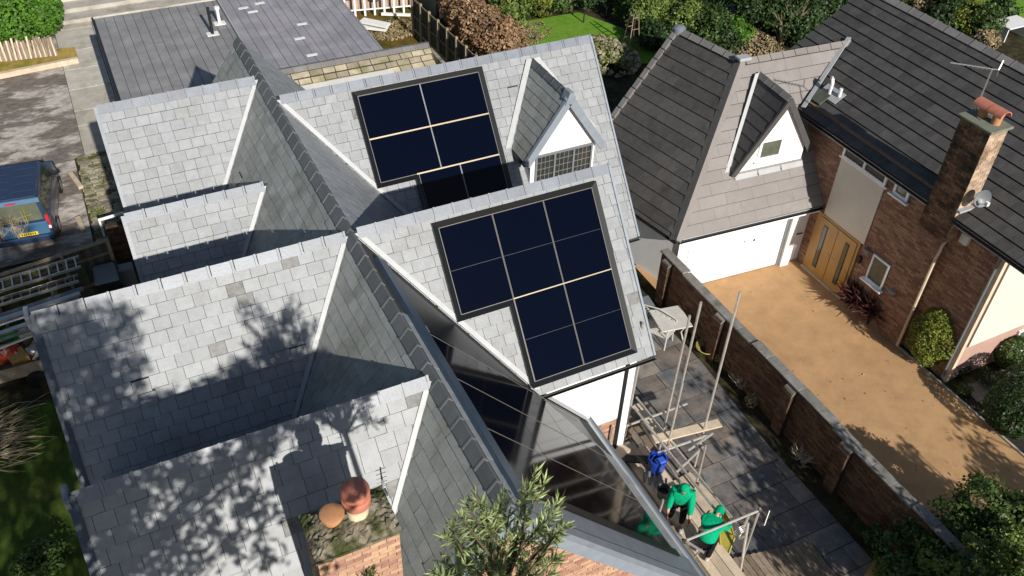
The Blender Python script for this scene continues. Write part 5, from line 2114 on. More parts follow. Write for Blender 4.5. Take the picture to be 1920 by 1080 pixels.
# deck boards
xx = 8.16
for k in range(6):
    y0 = 5.6 + rnd.uniform(-.2, .2)
    mb = MB()
    mb.box2((xx, y0, .75 + .004 * (k % 2)), (xx + .218, 10.9 + rnd.uniform(-.4, .3), .788 + .004 * (k % 2)))
    mb.build('scaffold_board', mPlank if k != 2 else mTimber, sc, bevel=.004)
    xx += .228
for (p0, p1, z, wd, m) in (((1225, 824), (1350, 793), 1.345, .24, mPlank), ((1150, 735), (1230, 850), .70, .22, mTimber), ((1190, 760), (1262, 838), .55, .22, mPlank),
                            ((1112, 800), (1168, 880), .82, .23, mPlank)):
    mb = MB()
    mb.bar(at(*p0, z), at(*p1, z), wd, .04)
    mb.build('scaffold_board', m, sc, bevel=.004)
tube_('stay', [(8.3, 6.4, .75), (10.0, 6.2, .75)])
for y in (6.3, 8.3, 10.4):
    tube_('transom', [(8.05, y, .725), (9.75, y, .725)])

# timber deck at the front
dk = thing('timber_deck', 'weathered grey timber decking boards at the bottom beside the scaffold', 'decking', (10.6, 6.8, 0))
for k in range(15):
    x = 9.6 + k * .145
    mb = MB()
    mb.box2((x, 4.2, .06), (x + .132, 7.75 - k * .03, .092 + .003 * (k % 3)))
    mb.build('deck_board', mTimber, dk)
# plywood sheets and clutter
for k, (c, s, a, lab) in enumerate((((10.15, 9.35), (.8, 1.5), .1, 'pinkish plywood sheet lying flat on the slabs under the scaffold rails'), ((9.6, 12.3), (.9, 1.2), .25, 'grey board leaning low at the wall end of the scaffold'))):
    ax = (Vector((cos(a), sin(a), 0)), Vector((-sin(a), cos(a), 0)), UZ)
    mb = MB()
    mb.box((c[0], c[1], .04), (s[0], s[1], .022), ax)
    solo('plywood_sheet', mb, mPlank if k == 0 else mTimber, lab, 'plywood')
for k, (px, py, z, lab) in enumerate(((1140, 838, .82, 'brown cardboard carton open on the boards near the white wall'), (1165, 850, .8, 'lower pale carton beside the open carton on the boards'))):
    a = at(px, py, z + .12)
    mb = MB()
    mb.box(a, (.34, .28, .22), (Vector((.9, .4, 0)).normalized(), Vector((-.4, .9, 0)).normalized(), UZ))
    if k == 0:
        mb.box(a + Vector((.16, .1, .14)), (.02, .24, .14))
    solo('carton', mb, M('cardboard', (.42, .28, .16), .8, .1, 4, .05, 30, 0) if k == 0 else mPlank, lab, 'carton', bevel=.004)
mb = MB()
q = [at(1163, 866, .95), at(1228, 872, .95), at(1232, 857, .95), at(1166, 855, .95)]
mb.prism(q, (0, 0, .05))
solo('black_sheet', mb, mBlack, 'folded black plastic sheet on the scaffold near the white wall', 'sheet')
# blue container
c = at(1231, 872, .98)
bt = thing('blue_toolbag', 'shiny blue plastic tub standing on the scaffold boards above the workers', 'tub', (c.x, c.y, .79))
mb = MB()
mb.lathe((c.x, c.y, .79), [(.16, 0), (.19, .05), (.21, .42), (.23, .43), (.23, .46), (.19, .46), (.17, .1), (.01, .08)], 20)
mb.build('tub', mBlue, bt, smooth=True)
mb = MB()
mb.tube([(c.x - .2, c.y, 1.24), (c.x - .14, c.y, 1.4), (c.x + .14, c.y, 1.4), (c.x + .2, c.y, 1.24)], .015, 6)
mb.build('handle', mBlue, bt)
mb = MB()
mb.box((c.x, c.y - .1, 1.23), (.24, .18, .12))
mb.build('contents', M('blue_box', (.03, .10, .5), .4, .1, 5, 0, 30, 0), bt, bevel=.02)
def bucket(label, c, r, h, mat, inside):
    t = thing('bucket', label, 'bucket', c)
    c = Vector(c)
    mb = MB()
    mb.lathe(c, [(r * .78, 0), (r, h), (r * 1.07, h), (r * 1.07, h - .025), (r * .98, h - .025)], 22, cap=False)
    mb.lathe(c, [(r * .95, h - .002), (r * .74, .02), (.005, .02)], 22, cap=False)
    mb.build('pail', mat, t, smooth=True)
    mb = MB()
    mb.lathe(c + Vector((0, 0, h * .55)), [(r * .84, 0), (.004, .02)], 22, cap=False)
    mb.build('mortar', inside, t, smooth=True)
    mb = MB()
    mb.tube([c + Vector((cos(k / 8 * pi) * r * 1.05, .1 + sin(k / 8 * pi) * r * .6, h - .02 - sin(k / 8 * pi) * .08)) for k in range(9)], .006, 5)
    mb.build('handle', mSteel, t)
b_ = at(1243, 925, .9)
bucket('black and grey bucket on the boards left of the upper worker', (b_.x, b_.y, .79), .15, .28, mPlasticG, mBlack)
b_ = at(1222, 905, .9)
mb = MB()
for k in range(5):
    p = Vector((b_.x - .1 + k * .07, b_.y + .15 - k * .12, .80))
    mb.bar(p, p + Vector((.18, .28, .04 + .02 * k)), .05, .04)
solo('hand_tools', mb, mPlasticG, 'small heap of grey hand tools between the blue tub and the bucket', 'tools')
# yellow tray
yt = thing('yellow_tray', 'upright yellow plastic tray at the end of the scaffold beside the lower worker', 'tray', (10.0, 8.0, .2))
a0, a1 = at(1338, 908, 1.2), at(1372, 1010, .6)
mb = MB()
loop = [at(1355, 953, 1.2), at(1370, 982, 1.1), at(1378, 1006, .95), at(1364, 1044, .7), at(1351, 1036, .7), at(1350, 992, .95)]
mb.prism(loop, Vector((-.05, .03, -.06)))
mb.build('tray', mYelTub, yt, bevel=.01)
mb = MB()
for i in range(len(loop)):
    mb.tube([loop[i], loop[(i + 1) % len(loop)]], .022, 6)
mb.build('rim', mYelTub, yt)
for k, (px, py, z) in enumerate(((1346, 972, .9), (1338, 1000, .8))):
    c = at(px, py, z)
    mb = MB()
    mb.lathe(c + Vector((0, 0, -.1)), [(.05, 0), (.05, .16), (.03, .2), (.03, .24), (.01, .245)], 12)
    solo('sealant_bottle', mb, M('teal_bottle_%s' % 'ab'[k], (.05, .22, .38) if k == 0 else (.35, .5, .6), .4, .1, 5, 0, 30, 0), ('dark blue sealant bottle against the yellow tray', 'pale blue sealant bottle below the dark blue one')[k], 'bottle', smooth=True)
# coil of cable hanging on the end post
c = at(1393, 1002, 1.2)
mb = MB()
for k in range(4):
    n = 14
    mb.tube([c + Vector((cos(2 * pi * i / n) * (.13 + .02 * k), .03 * k, sin(2 * pi * i / n) * (.15 + .015 * k))) for i in range(n + 1)], .012, 5)
solo('cable_coil', mb, mAlu, 'coil of grey cable hanging at the end post of the scaffold', 'cable')

# ================================================================== PEOPLE
def skin_mesh(name, nodes, edges, mat, parent, T, sub=2, root=0):
    me = bpy.data.meshes.new(name)
    me.from_pydata([tuple(p) for p, r in nodes], edges, [])
    o = bpy.data.objects.new(name, me)
    COL.objects.link(o)
    md = o.modifiers.new('skin', 'SKIN')
    md.use_smooth_shade = True
    for i, (p, r) in enumerate(nodes):
        sv = me.skin_vertices[0].data[i]
        sv.radius = r if isinstance(r, tuple) else (r, r)
        sv.use_root = (i == root)
    s = o.modifiers.new('sub', 'SUBSURF')
    s.levels = s.render_levels = sub
    dg = bpy.context.evaluated_depsgraph_get()
    dg.update()
    nm = bpy.data.meshes.new_from_object(o.evaluated_get(dg))
    bpy.data.objects.remove(o)
    nm.materials.clear()
    nm.materials.append(mat)
    for v in nm.vertices:
        v.co = T(v.co)
    nm.name = name
    q = bpy.data.objects.new(name, nm)
    COL.objects.link(q)
    q.parent = parent
    return q

def person(label, loc, yaw, bend, lean, arms, crouch=0.0):
    """stands at loc facing +Y turned by yaw; bend of the back; arms = (shoulder swing, elbow bend) for left and right"""
    loc = Vector(loc)
    t = thing('person', label, 'person', loc)
    cy_, sy_ = cos(yaw), sin(yaw)
    def T(p):
        return Vector((p[0] * cy_ - p[1] * sy_, p[0] * sy_ + p[1] * cy_, p[2]))
    hz = .92 - crouch * .25
    back = -.10 * bend - crouch * .12
    pel = Vector((0, back, hz))
    def sp(d, side=0.0):
        return pel + Vector((side, sin(bend) * d, cos(bend) * d))
    hb = bend + lean
    neck = sp(.50)
    head0 = neck + Vector((0, sin(hb) * .12, cos(hb) * .12))
    head1 = neck + Vector((0, sin(hb) * .25, cos(hb) * .25))
    fw = Vector((0, cos(hb), -sin(hb)))
    N, Ed = [], []
    def node(p, r, par=None):
        N.append((Vector(p), r))
        if par is not None:
            Ed.append((par, len(N) - 1))
        return len(N) - 1
    p0 = node(pel, (.15, .11))
    p1 = node(sp(.22), (.13, .10), p0)
    p2 = node(sp(.42), (.15, .11), p1)
    p3 = node(neck, .058, p2)
    p4 = node(head0, (.075, .09), p3)
    p5 = node(head1, (.07, .085), p4)
    legs, armsJ = [], []
    for s, sw in ((-1, .06), (1, -.04)):
        k0 = Vector((s * .10, back, hz - .04))
        k1 = Vector((s * .125, sw + .10 * bend + crouch * .28, hz * .53))
        k2 = Vector((s * .13, sw - .06, .09))
        k3 = Vector((s * .15, sw + .14, .045))
        a = node(k0, .10, p0)
        b = node(k1, .065, a)
        c = node(k2, .042, b)
        node(k3, .035, c)
        legs.append((k0, k1, k2, k3))
    for i, s in enumerate((-1, 1)):
        swing, elb, out = arms[i]
        s0 = sp(.44, s * .19)
        d1 = Vector((s * out, sin(swing), -cos(swing))).normalized()
        s1 = s0 + d1 * .29
        d2 = Vector((s * out * .2, sin(swing + elb), -cos(swing + elb))).normalized()
        s2 = s1 + d2 * .25
        s3 = s2 + d2 * .08
        a = node(s0, .06, p2)
        b = node(s1, .045, a)
        c = node(s2, .03, b)
        armsJ.append((s0, s1, s2, s3, d2, s))
        hnd = node(s3, (.04, .022), c)
        side = Vector((s, 0, 0))
        acr = d2.cross(side).normalized()
        for f in range(4):
            fr = s3 + acr * (-.03 + .02 * f)
            L = (.075, .085, .08, .062)[f]
            q1 = node(fr + d2 * .035, .010, hnd)
            q2 = node(fr + d2 * (.035 + L * .5) + side * -.006, .009, q1)
            node(fr + d2 * (.03 + L) + side * -.025, .007, q2)
        q1 = node(s3 - acr * .045 + d2 * -.01, .012, c)
        node(s3 - acr * .06 + d2 * .04 - side * .012, .010, q1)
    body = skin_mesh('body', N, Ed, mSkin, t, T)
    # face
    mb = MB(lambda p: loc + T(p))
    fc = head0.lerp(head1, .35) + fw * .095
    upv = (head1 - head0).normalized()
    mb.hexa([fc + Vector((-.014, 0, 0)) - upv * .03, fc + Vector((.014, 0, 0)) - upv * .03, fc + upv * .02], [fc + Vector((-.004, 0, 0)) - upv * .02 + fw * .022, fc + Vector((.004, 0, 0)) - upv * .02 + fw * .022, fc + upv * .015 + fw * .004])
    mb.build('nose', mSkin, t)
    for s in (-1, 1):
        mb = MB(lambda p: loc + T(p))
        mb.lathe(fc + Vector((s * .032, 0, 0)) + upv * .022 - fw * .008, [(.010, -.004), (.010, .004), (.002, .008)], 8, fw)
        mb.build('eye', mBlack, t)
    mb = MB(lambda p: loc + T(p))
    mb.box(fc - upv * .055 - fw * .004, (.045, .012, .01))
    mb.build('mouth', mSkinGl, t)
    # hooded top
    N, Ed = [], []
    q0 = node(sp(-.08), (.225, .19))
    q1 = node(sp(.18), (.235, .20), q0)
    q2 = node(sp(.40), (.22, .18), q1)
    q3 = node(sp(.51), (.11, .105), q2)
    q4 = node(head0 - fw * .045, (.118, .122), q3)
    q5 = node(head1 - fw * .045, (.108, .112), q4)
    node(head1 - fw * .03 + upv * .045, (.07, .075), q5)
    for (s0, s1, s2, s3, d2, s) in armsJ:
        a = node(s0, .105, q2)
        b = node(s1, .085, a)
        b2 = node(s1.lerp(s2, .5), .074, b)
        node(s2 - d2 * .02, .052, b2)
    top = skin_mesh('hoodie', N, Ed, mGreenCl, t, T)
    # trousers
    N, Ed = [], []
    r0 = node(pel + Vector((0, 0, .02)), (.155, .125))
    for (k0, k1, k2, k3) in legs:
        a = node(k0 + Vector((0, 0, -.02)), .115, r0)
        m_ = node(k0.lerp(k1, .5), .095, a)
        b = node(k1, .08, m_)
        node(k2 + Vector((0, 0, .04)), .062, b)
    skin_mesh('trousers', N, Ed, mTrouser, t, T)
    for (k0, k1, k2, k3) in legs:
        N, Ed = [], []
        a = node(k2 + Vector((0, -.03, .05)), .055)
        b = node(k2 + Vector((0, -.02, -.035)), (.05, .052), a)
        c = node(k3.lerp(k2, .35), (.048, .046), b)
        node(k3 + Vector((0, .03, -.005)), (.046, .036), c)
        skin_mesh('boot', N, Ed, mShoe, t, T)
    for (s0, s1, s2, s3, d2, s) in armsJ:
        N, Ed = [], []
        a = node(s2 + d2 * .02, .045)
        b = node(s3 + d2 * .02, (.052, .035), a)
        side = Vector((s, 0, 0))
        acr = d2.cross(side).normalized()
        for f in range(4):
            fr = s3 + acr * (-.033 + .022 * f)
            L = (.08, .09, .085, .068)[f]
            q1 = node(fr + d2 * .05, .0125, b)
            q2 = node(fr + d2 * (.04 + L * .55) + side * -.006, .0115, q1)
            node(fr + d2 * (.035 + L) + side * -.025, .0095, q2)
        q1 = node(s3 - acr * .05, .014, b)
        node(s3 - acr * .068 + d2 * .05 - side * .012, .0125, q1)
        skin_mesh('glove', N, Ed, mSkinGl, t, T, root=1)
    return t
person('worker in a green hooded top and black trousers standing beside the bucket with hood up', (8.86, 8.64, .79), radians(140), radians(14), radians(24), ((radians(28), radians(35), .10), (radians(12), radians(20), .12)))
person('worker in a green hooded top crouching lower down behind the end guard rail', (8.98, 7.74, .79), radians(-60), radians(58), radians(12), ((radians(25), radians(40), .2), (radians(35), radians(35), .2)), crouch=.6)

# ================================================================== PATIO FURNITURE
mFurn = M('pale_garden_metal', (.50, .49, .45), .6, .12, 4, .1, 40, .05)
pt = at(1258, 597, .74)
tb = thing('patio_table', 'pale square patio table standing by the dark brick wall', 'table', (pt.x, pt.y, 0))
mb = MB()
mb.box((pt.x, pt.y, .73), (.95, .92, .035), (Vector((.98, -.17, 0)), Vector((.17, .98, 0)), UZ))
mb.build('tabletop', mFurn, tb, bevel=.01)
for sx in (-1, 1):
    for sy in (-1, 1):
        mb = MB()
        mb.tube([(pt.x + sx * .33, pt.y + sy * .36, .71), (pt.x + sx * .24, pt.y + sy * .26, .35), (pt.x + sx * .32, pt.y + sy * .34, 0)], .02, 6)
        mb.build('leg', mFurn, tb)
# ornate cast metal bench
bc = at(1226, 618, .35)
bn = thing('ornate_bench', 'cream cast metal bench of scrolled lattice between the patio table and the slate roof verge', 'bench', (bc.x, bc.y, 0))
def BT(p):
    a = radians(-62)
    return Vector((bc.x + p[0] * cos(a) - p[1] * sin(a), bc.y + p[0] * sin(a) + p[1] * cos(a), p[2]))
for sx in (-.5, .5):
    mb = MB(BT)
    mb.tube([(sx, -.22, 0), (sx, -.2, .42), (sx, .2, .42), (sx, .27, .0)], .02, 6)
    mb.build('leg', mFurn, bn)
    mb = MB(BT)
    mb.tube([(sx, -.22, .42), (sx, -.24, .62), (sx, .2, .64)], .02, 6)
    mb.build('armrest', mFurn, bn)
mb = MB(BT)
for k in range(7):
    mb.box((0, -.2 + k * .066, .425), (1.05, .045, .02))
o = mb.build('seat_slats', mFurn, bn)
o['kind'] = 'stuff'
mb = MB(BT)
mb.tube([(-.52, .22, .42), (-.52, .27, .82), (0, .28, .92), (.52, .27, .82), (.52, .22, .42)], .022, 6)
for i in range(6):
    for j in range(2):
        cx, cz = -.42 + i * .168, .52 + j * .18
        n = 10
        mb.tube([(cx + cos(2 * pi * k / n) * .075, .25, cz + sin(2 * pi * k / n) * .08) for k in range(n + 1)], .011, 5)
        mb.tube([(cx - .06, .25, cz - .06), (cx + .06, .25, cz + .06)], .009, 5)
mb.build('backrest', mFurn, bn)
mb = MB()
q = [at(1203, 560, .5), at(1215, 556, .5), at(1236, 588, .5), at(1212, 597, .5)]
mb.prism(q, (0, 0, .06))
solo('black_cover', mb, mPlasticG, 'dark grey flat cover lying beside the slate verge near the ornate bench', 'cover', bevel=.01)

# ================================================================== FOREGROUND SHRUB (long narrow leaves)
def leaf_strip(mb, p, d, L, wd, R2):
    """one narrow, slightly arched blade"""
    d = d.normalized()
    s = d.cross(Vector((R2.uniform(-1, 1), R2.uniform(-1, 1), R2.uniform(-1, 1))))
    if s.length < .05:
        s = Vector((1, 0, 0))
    s.normalize()
    n = s.cross(d)
    m = p + d * L * .5 + n * L * .06
    e = p + d * L - n * L * .05
    b = len(mb.v)
    for q in (p, m + s * wd, e, m - s * wd):
        mb.v.append(q)
    mb.f.append([b, b + 1, b + 2, b + 3])
    mb.mi.append(0)

shb = aty(930, 1180, 4.0)
shrub = thing('needle_shrub', 'pale green shrub with whorled needle leaves rising in front of the brick gable', 'shrub', (shb.x, shb.y, 0))
R = random.Random(33)
stems, lv = MB(), MB()
tips = [(1003, 885), (985, 915), (1020, 905), (1045, 940), (1030, 970), (945, 930), (905, 950), (875, 945), (860, 965), (845, 985), (835, 1010), (880, 990), (915, 985), (955, 965),
        (985, 960), (1010, 1000), (1045, 1000), (975, 1010), (940, 1020), (905, 1025), (865, 1035), (830, 1050), (815, 1075), (850, 1075), (895, 1070), (935, 1065), (975, 1055), (1010, 1050), (1045, 1045), (1035, 1075), (990, 1085), (1060, 985), (890, 925), (925, 960)]
root = Vector((shb.x, shb.y, 0))
fork = aty(935, 1120, 4.05)
stems.tube([root, root.lerp(fork, .6) + Vector((.1, 0, 0)), fork], [.07, .055, .045], 7)
for k, (px, py) in enumerate(tips):
    tip = aty(px, py, 4.05 + R.uniform(-.35, .35))
    mid = fork.lerp(tip, .55) + Vector((R.uniform(-.1, .1), R.uniform(-.1, .1), R.uniform(-.02, .1)))
    stems.tube([fork + Vector((R.uniform(-.03, .03), 0, -.05)), mid, tip], [.022, .013, .005], 5)
    ax = (tip - mid).normalized()
    for q in range(42):
        f = R.random()
        base = mid.lerp(tip, .45 + .55 * f)
        a = R.uniform(0, 2 * pi)
        X = ax.cross(Vector((0, 0, 1))).normalized()
        Y = ax.cross(X)
        out = X * cos(a) + Y * sin(a)
        d = ax * (.35 + .75 * f) + out * (1.0 - .45 * f) + Vector((0, 0, R.uniform(-.05, .25)))
        leaf_strip(lv, base, d, R.uniform(.09, .17), R.uniform(.007, .012), R)
    for q in range(11):                                  # side shoots
        base = fork.lerp(tip, R.uniform(.4, .9)) + Vector((R.uniform(-.12, .12), R.uniform(-.12, .12), R.uniform(-.1, .1)))
        dd = Vector((R.uniform(-1, 1), R.uniform(-1, 1), R.uniform(0, 1)))
        for z in range(4):
            leaf_strip(lv, base, dd + Vector((R.uniform(-.8, .8), R.uniform(-.8, .8), R.uniform(-.5, .5))), R.uniform(.06, .11), .008, R)
o0 = wloc(shrub)
stems.build('stem', mBark, shrub)
me = bpy.data.meshes.new('leaves')
me.from_pydata([tuple(p - o0) for p in lv.v], [], lv.f)
me.materials.append(LEAF_NEEDLE)
me.update()
o = bpy.data.objects.new('leaves', me)
COL.objects.link(o)
o.parent = shrub
# small plants growing at the chimney foot
for i, (px, py) in enumerate(((610, 1075), (690, 1085))):
    b = at(px, py, 7.2)
    mb = MB()
    for q in range(70):
        leaf_strip(mb, b + Vector((R.uniform(-.1, .1), R.uniform(-.1, .1), R.uniform(0, .15))), Vector((R.uniform(-1, 1), R.uniform(-1, 1), R.uniform(.2, 1.2))), R.uniform(.08, .16), .010, R)
    solo('wall_plant', mb, LEAF_MD, ('tuft of narrow green leaves left of the brick chimney stack at the bottom', 'tuft of narrow green leaves in front of the brick chimney stack')[i], 'plant')

# ================================================================== TREES IN FRONT (their shade falls into the view)
def toward_sun(p, y):
    p = Vector(p)
    return p + SUN * ((y - p.y) / SUN.y)
def on(sl, px, py):
    return sl.P(*sl.px(px, py))
def shade_tree(name, label, targets, base, n_per, size, mat, seed, trunk=.16):
    t = thing(name, label, 'tree', base)
    bl = []
    for (P, y, r, dens) in targets:
        c = toward_sun(P, y)
        bl.append((c, r, dens))
    for k, (c, r, dens) in enumerate(bl):
        pass
    blobs = [(c.x, c.y, c.z, r, r * 1.1, r) for c, r, d in bl]
    # crown split in two leaf masses: dense and loose
    dense = [b for b, (c, r, d) in zip(blobs, bl) if d >= 1]
    loose = [b for b, (c, r, d) in zip(blobs, bl) if d < 1]
    if dense:
        a = sum(b[3] ** 2 for b in dense)
        leaf_cloud('crown', dense, int(n_per * a), size, mat, t, seed, inner=.1, lump=.3)
    if loose:
        a = sum(b[3] ** 2 for b in loose)
        leaf_cloud('crown', loose, int(n_per * .42 * a), size * 1.15, mat, t, seed + 1, inner=.1, lump=.35, clump=26)
    mb = MB()
    base = Vector(base)
    top = max((c for c, r, d in bl), key=lambda c: c.z)
    axis_top = Vector((base.x, base.y, top.z * .85))
    mb.tube([base, base.lerp(axis_top, .5) + Vector((.1, .05, 0)), axis_top], [trunk, trunk * .7, trunk * .25], 8)
    for c, r, d in bl:
        z0 = max(.8, min(c.z - r * 1.2, axis_top.z * .95))
        q = Vector((base.x, base.y, z0 * .9))
        mb.tube([q, q.lerp(c, .6) + Vector((0, 0, -.1)), c], [trunk * .3, trunk * .16, trunk * .06], 5)
    mb.build('trunk', mBark, t)
    return t
yA = .3
tg_ = []
for (px, py, r, d) in ((120, 620, .75, 1), (190, 640, .7, 1), (235, 600, .35, 1), (130, 700, .7, 1), (200, 720, .65, 1), (255, 690, .3, 1), (160, 790, .7, 1), (230, 790, .5, 1), (270, 760, .35, .6), (300, 770, .4, 1), (350, 770, .4, 1),
                        (395, 735, .33, .7), (430, 725, .33, 1), (480, 700, .36, 1), (530, 668, .36, 1), (500, 650, .28, 1), (455, 685, .26, 1), (562, 640, .25, 1), (430, 700, .25, 1), (540, 600, .2, 1), (240, 700, .3, .6)):
    tg_.append((on(L3s, px, py), yA, r, d))
for (px, py, r, d) in ((180, 960, .5, 1), (220, 1010, .6, 1), (230, 1060, .5, 1), (270, 970, .5, .5), (330, 930, .5, .6), (350, 1000, .6, .6), (400, 1060, .55, .8), (310, 1060, .5, 1), (430, 920, .5, .6), (450, 990, .55, .6), (500, 940, .4, .6), (500, 1040, .3, .6), (250, 910, .35, .6), (400, 860, .4, .5), (480, 840, .35, .5)):
    tg_.append((on(L4s, px, py), yA + .4, r, d))
shade_tree('tall_tree', 'tall tree in front of the left wing whose shadow dapples the slates', tg_, (-2.6, 0.4, 0), 1150, .075, LEAF_MD, 50)
tg_ = [(at(px, py, 0), 1.2, r, d) for (px, py, r, d) in ((60, 760, .9, 1), (30, 900, 1.2, 1), (110, 880, .6, 1), (90, 1000, .7, .6), (140, 1040, .5, 1), (10, 1020, .8, .6), (30, 650, 1.0, 1), (130, 780, .8, 1), (60, 700, .8, 1), (0, 560, 1.2, .6), (60, 520, 1.0, 1), (110, 490, .7, 1), (20, 450, .9, .7), (60, 590, 1.0, 1), (0, 620, .9, 1), (-20, 500, 1.2, 1))]
shade_tree('garden_tree', 'broad tree shading the lawn at the left edge', tg_, (-4.4, -1.5, 0), 700, .09, LEAF_DK, 60)
# conifer whose pointed shadow lies on the driveway
tg_ = [(at(px, py, 0), .9, r, 1) for (px, py, r) in ((1697, 828, .12), (1705, 845, .2), (1716, 865, .3), (1728, 885, .36), (1742, 905, .42), (1760, 925, .5), (1785, 945, .55), (1810, 960, .6), (1840, 985, .7))]
shade_tree('conifer', 'pointed conifer casting its shadow on the tan driveway', tg_, (16.4, .8, 0), 900, .07, LEAF_DK, 70, .1)
tg_ = [(at(px, py, 0), .5, r, d) for (px, py, r, d) in ((1900, 905, .8, 1), (1850, 850, .35, .6), (1880, 880, .5, 1), (1810, 800, .25, .6), (1920, 960, .9, 1))]
shade_tree('roadside_tree', 'tree by the road shading the right edge of the driveway', tg_, (19.5, .5, 0), 800, .08, LEAF_MD, 75, .12)
# tree that shades the lower patio
tg_ = [(at(px, py, 0), 2.0, r, d) for (px, py, r, d) in ((1460, 900, .7, 1), (1520, 930, .8, 1), (1420, 830, .5, 1), (1550, 990, .9, 1), (1480, 980, .7, 1), (1400, 760, .42, 1), (1350, 735, .35, .6), (1500, 1040, .8, 1), (1600, 1050, .9, 1), (1420, 930, .45, .6), (1380, 800, .4, .7), (1300, 705, .3, .6), (1440, 1010, .5, 1), (1345, 820, .3, .6), (1580, 1000, .7, 1), (1540, 880, .5, 1), (1600, 950, .6, 1), (1490, 940, .6, 1), (1470, 850, .4, 1), (1640, 1010, .7, 1))]
shade_tree('patio_tree', 'tree beside the boundary wall shading the lower patio slabs', tg_, (13.0, 1.8, 0), 800, .08, LEAF_DK, 80, .12)

# fallen leaves scattered over the driveway
R = random.Random(77)
mb = MB()
for k in range(150):
    x, y = R.uniform(14.0, 18.4), R.uniform(4.5, 12) if k % 3 else R.uniform(4.5, 16)
    if k % 4 == 0:
        x = 18.45 - abs(R.gauss(0, .25))
    elif k % 4 == 1:
        x = 13.72 + abs(R.gauss(0, .2))
    leaf_strip(mb, Vector((x, y, .012)), Vector((R.uniform(-1, 1), R.uniform(-1, 1), .05)), R.uniform(.04, .11), R.uniform(.012, .03), R)
o = mb.build('fallen_leaves', mBeech)
tag(o, 'brown fallen leaves scattered along the edges of the tan driveway', 'leaves', kind='stuff')

# ================================================================== PLANTS ON THE RIGHT
hb = at(1800, 1010, 0)
plant('laurel_hedge', 'big loose dark green bush filling the bottom right corner', 'bush', hb,
      [tuple(at(px, py, z) - hb) + (r, r, r * .85) for (px, py, z, r) in ((1850, 955, 1.4, .8), (1900, 985, 1.4, .8), (1790, 985, 1.2, .65), (1730, 1010, 1.0, .65), (1680, 1030, .8, .5), (1850, 1040, 1.2, .9), (1770, 1060, 1.0, .7), (1920, 1070, 1.2, .9), (1700, 1075, .7, .6), (1640, 1000, .6, .3), (1742, 1020, 1.45, .28), (1768, 1040, 1.5, .36), (1800, 1070, 1.6, .4), (1800, 1100, 1.0, .8), (1880, 1110, 1, .9))],
      26000, .055, LEAF_MD, .06, seed=5, clump=30, inner=.5)
b2 = at(1830, 1065, 0)
plant('variegated_shrub', 'paler green speckled shrub in front of the dark bush at the bottom right', 'shrub', b2,
      [tuple(at(px, py, z) - b2) + (r, r, r * .8) for (px, py, z, r) in ((1780, 1065, 1.75, .3), (1850, 1060, 2.0, .35), (1900, 1045, 2.1, .35), (1740, 1050, 1.5, .25), (1820, 1020, 2.0, .25), (1905, 1000, 2.0, .3))], 3600, .045, LEAF_LT, .03, seed=6, clump=16)
mb = MB()
mb.bar(at(1630, 1085, .3), at(1652, 1048, .35), .22, .12)
solo('timber_edging', mb, mOak, 'tan timber edging board at the foot of the dark bush', 'timber')
bb = at(1738, 675, 0)
plant('round_bush', 'large rounded yellow green bush against the brown brick corner', 'bush', bb,
      [(0, -.05, 1.0, .8, .72, .95), (.1, .1, .6, .75, .65, .6), (-.1, 0, 1.5, .55, .5, .5)], 11000, .042, LEAF_YG, .05, seed=7, inner=.7, lump=.2)
bb = at(1730, 640, 0)
bb = at(1888, 690, 0)
plant('small_round_bush', 'small round green bush below the cream panel at the right edge', 'bush', bb, [(0, 0, .55, .5, .5, .5)], 3600, .04, LEAF_MD, .03, seed=8, inner=.8, lump=.08)
bb = at(1895, 800, 0)
plant('clipped_dark_bush', 'big clipped dark olive bush beside the driveway at the right edge', 'bush', bb, [(0, 0, .75, 1.0, .85, .75), (.6, .3, .75, .9, .8, .75)], 12000, .04, LEAF_DK, .05, seed=9, inner=.86, lump=.06)
# cordyline
for i, (px, py, s) in enumerate(((1598, 575, .8), (1630, 600, .75))):
    cb_ = at(px, py, 0)
    t = thing('cordyline', ('dark red spiky cordyline beside the oak door', 'dark red spiky cordyline under the small brick wall window')[i], 'plant', cb_)
    mb = MB()
    mb.tube([cb_, cb_ + Vector((0, 0, .3))], .05, 6)
    mb.build('stem', mBark, t)
    mb = MB()
    for q in range(340):
        a, e = R.uniform(0, 2 * pi), R.uniform(.1, 1.45)
        d = Vector((cos(a) * cos(e), sin(a) * cos(e), sin(e)))
        leaf_strip(mb, cb_ + Vector((0, 0, R.uniform(.1, .5))), d, s * R.uniform(.7, 1.2), .026, R)
    me = bpy.data.meshes.new('leaves')
    me.from_pydata([tuple(p - cb_) for p in mb.v], [], mb.f)
    me.materials.append(mCordy)
    o = bpy.data.objects.new('leaves', me)
    COL.objects.link(o)
    o.parent = t
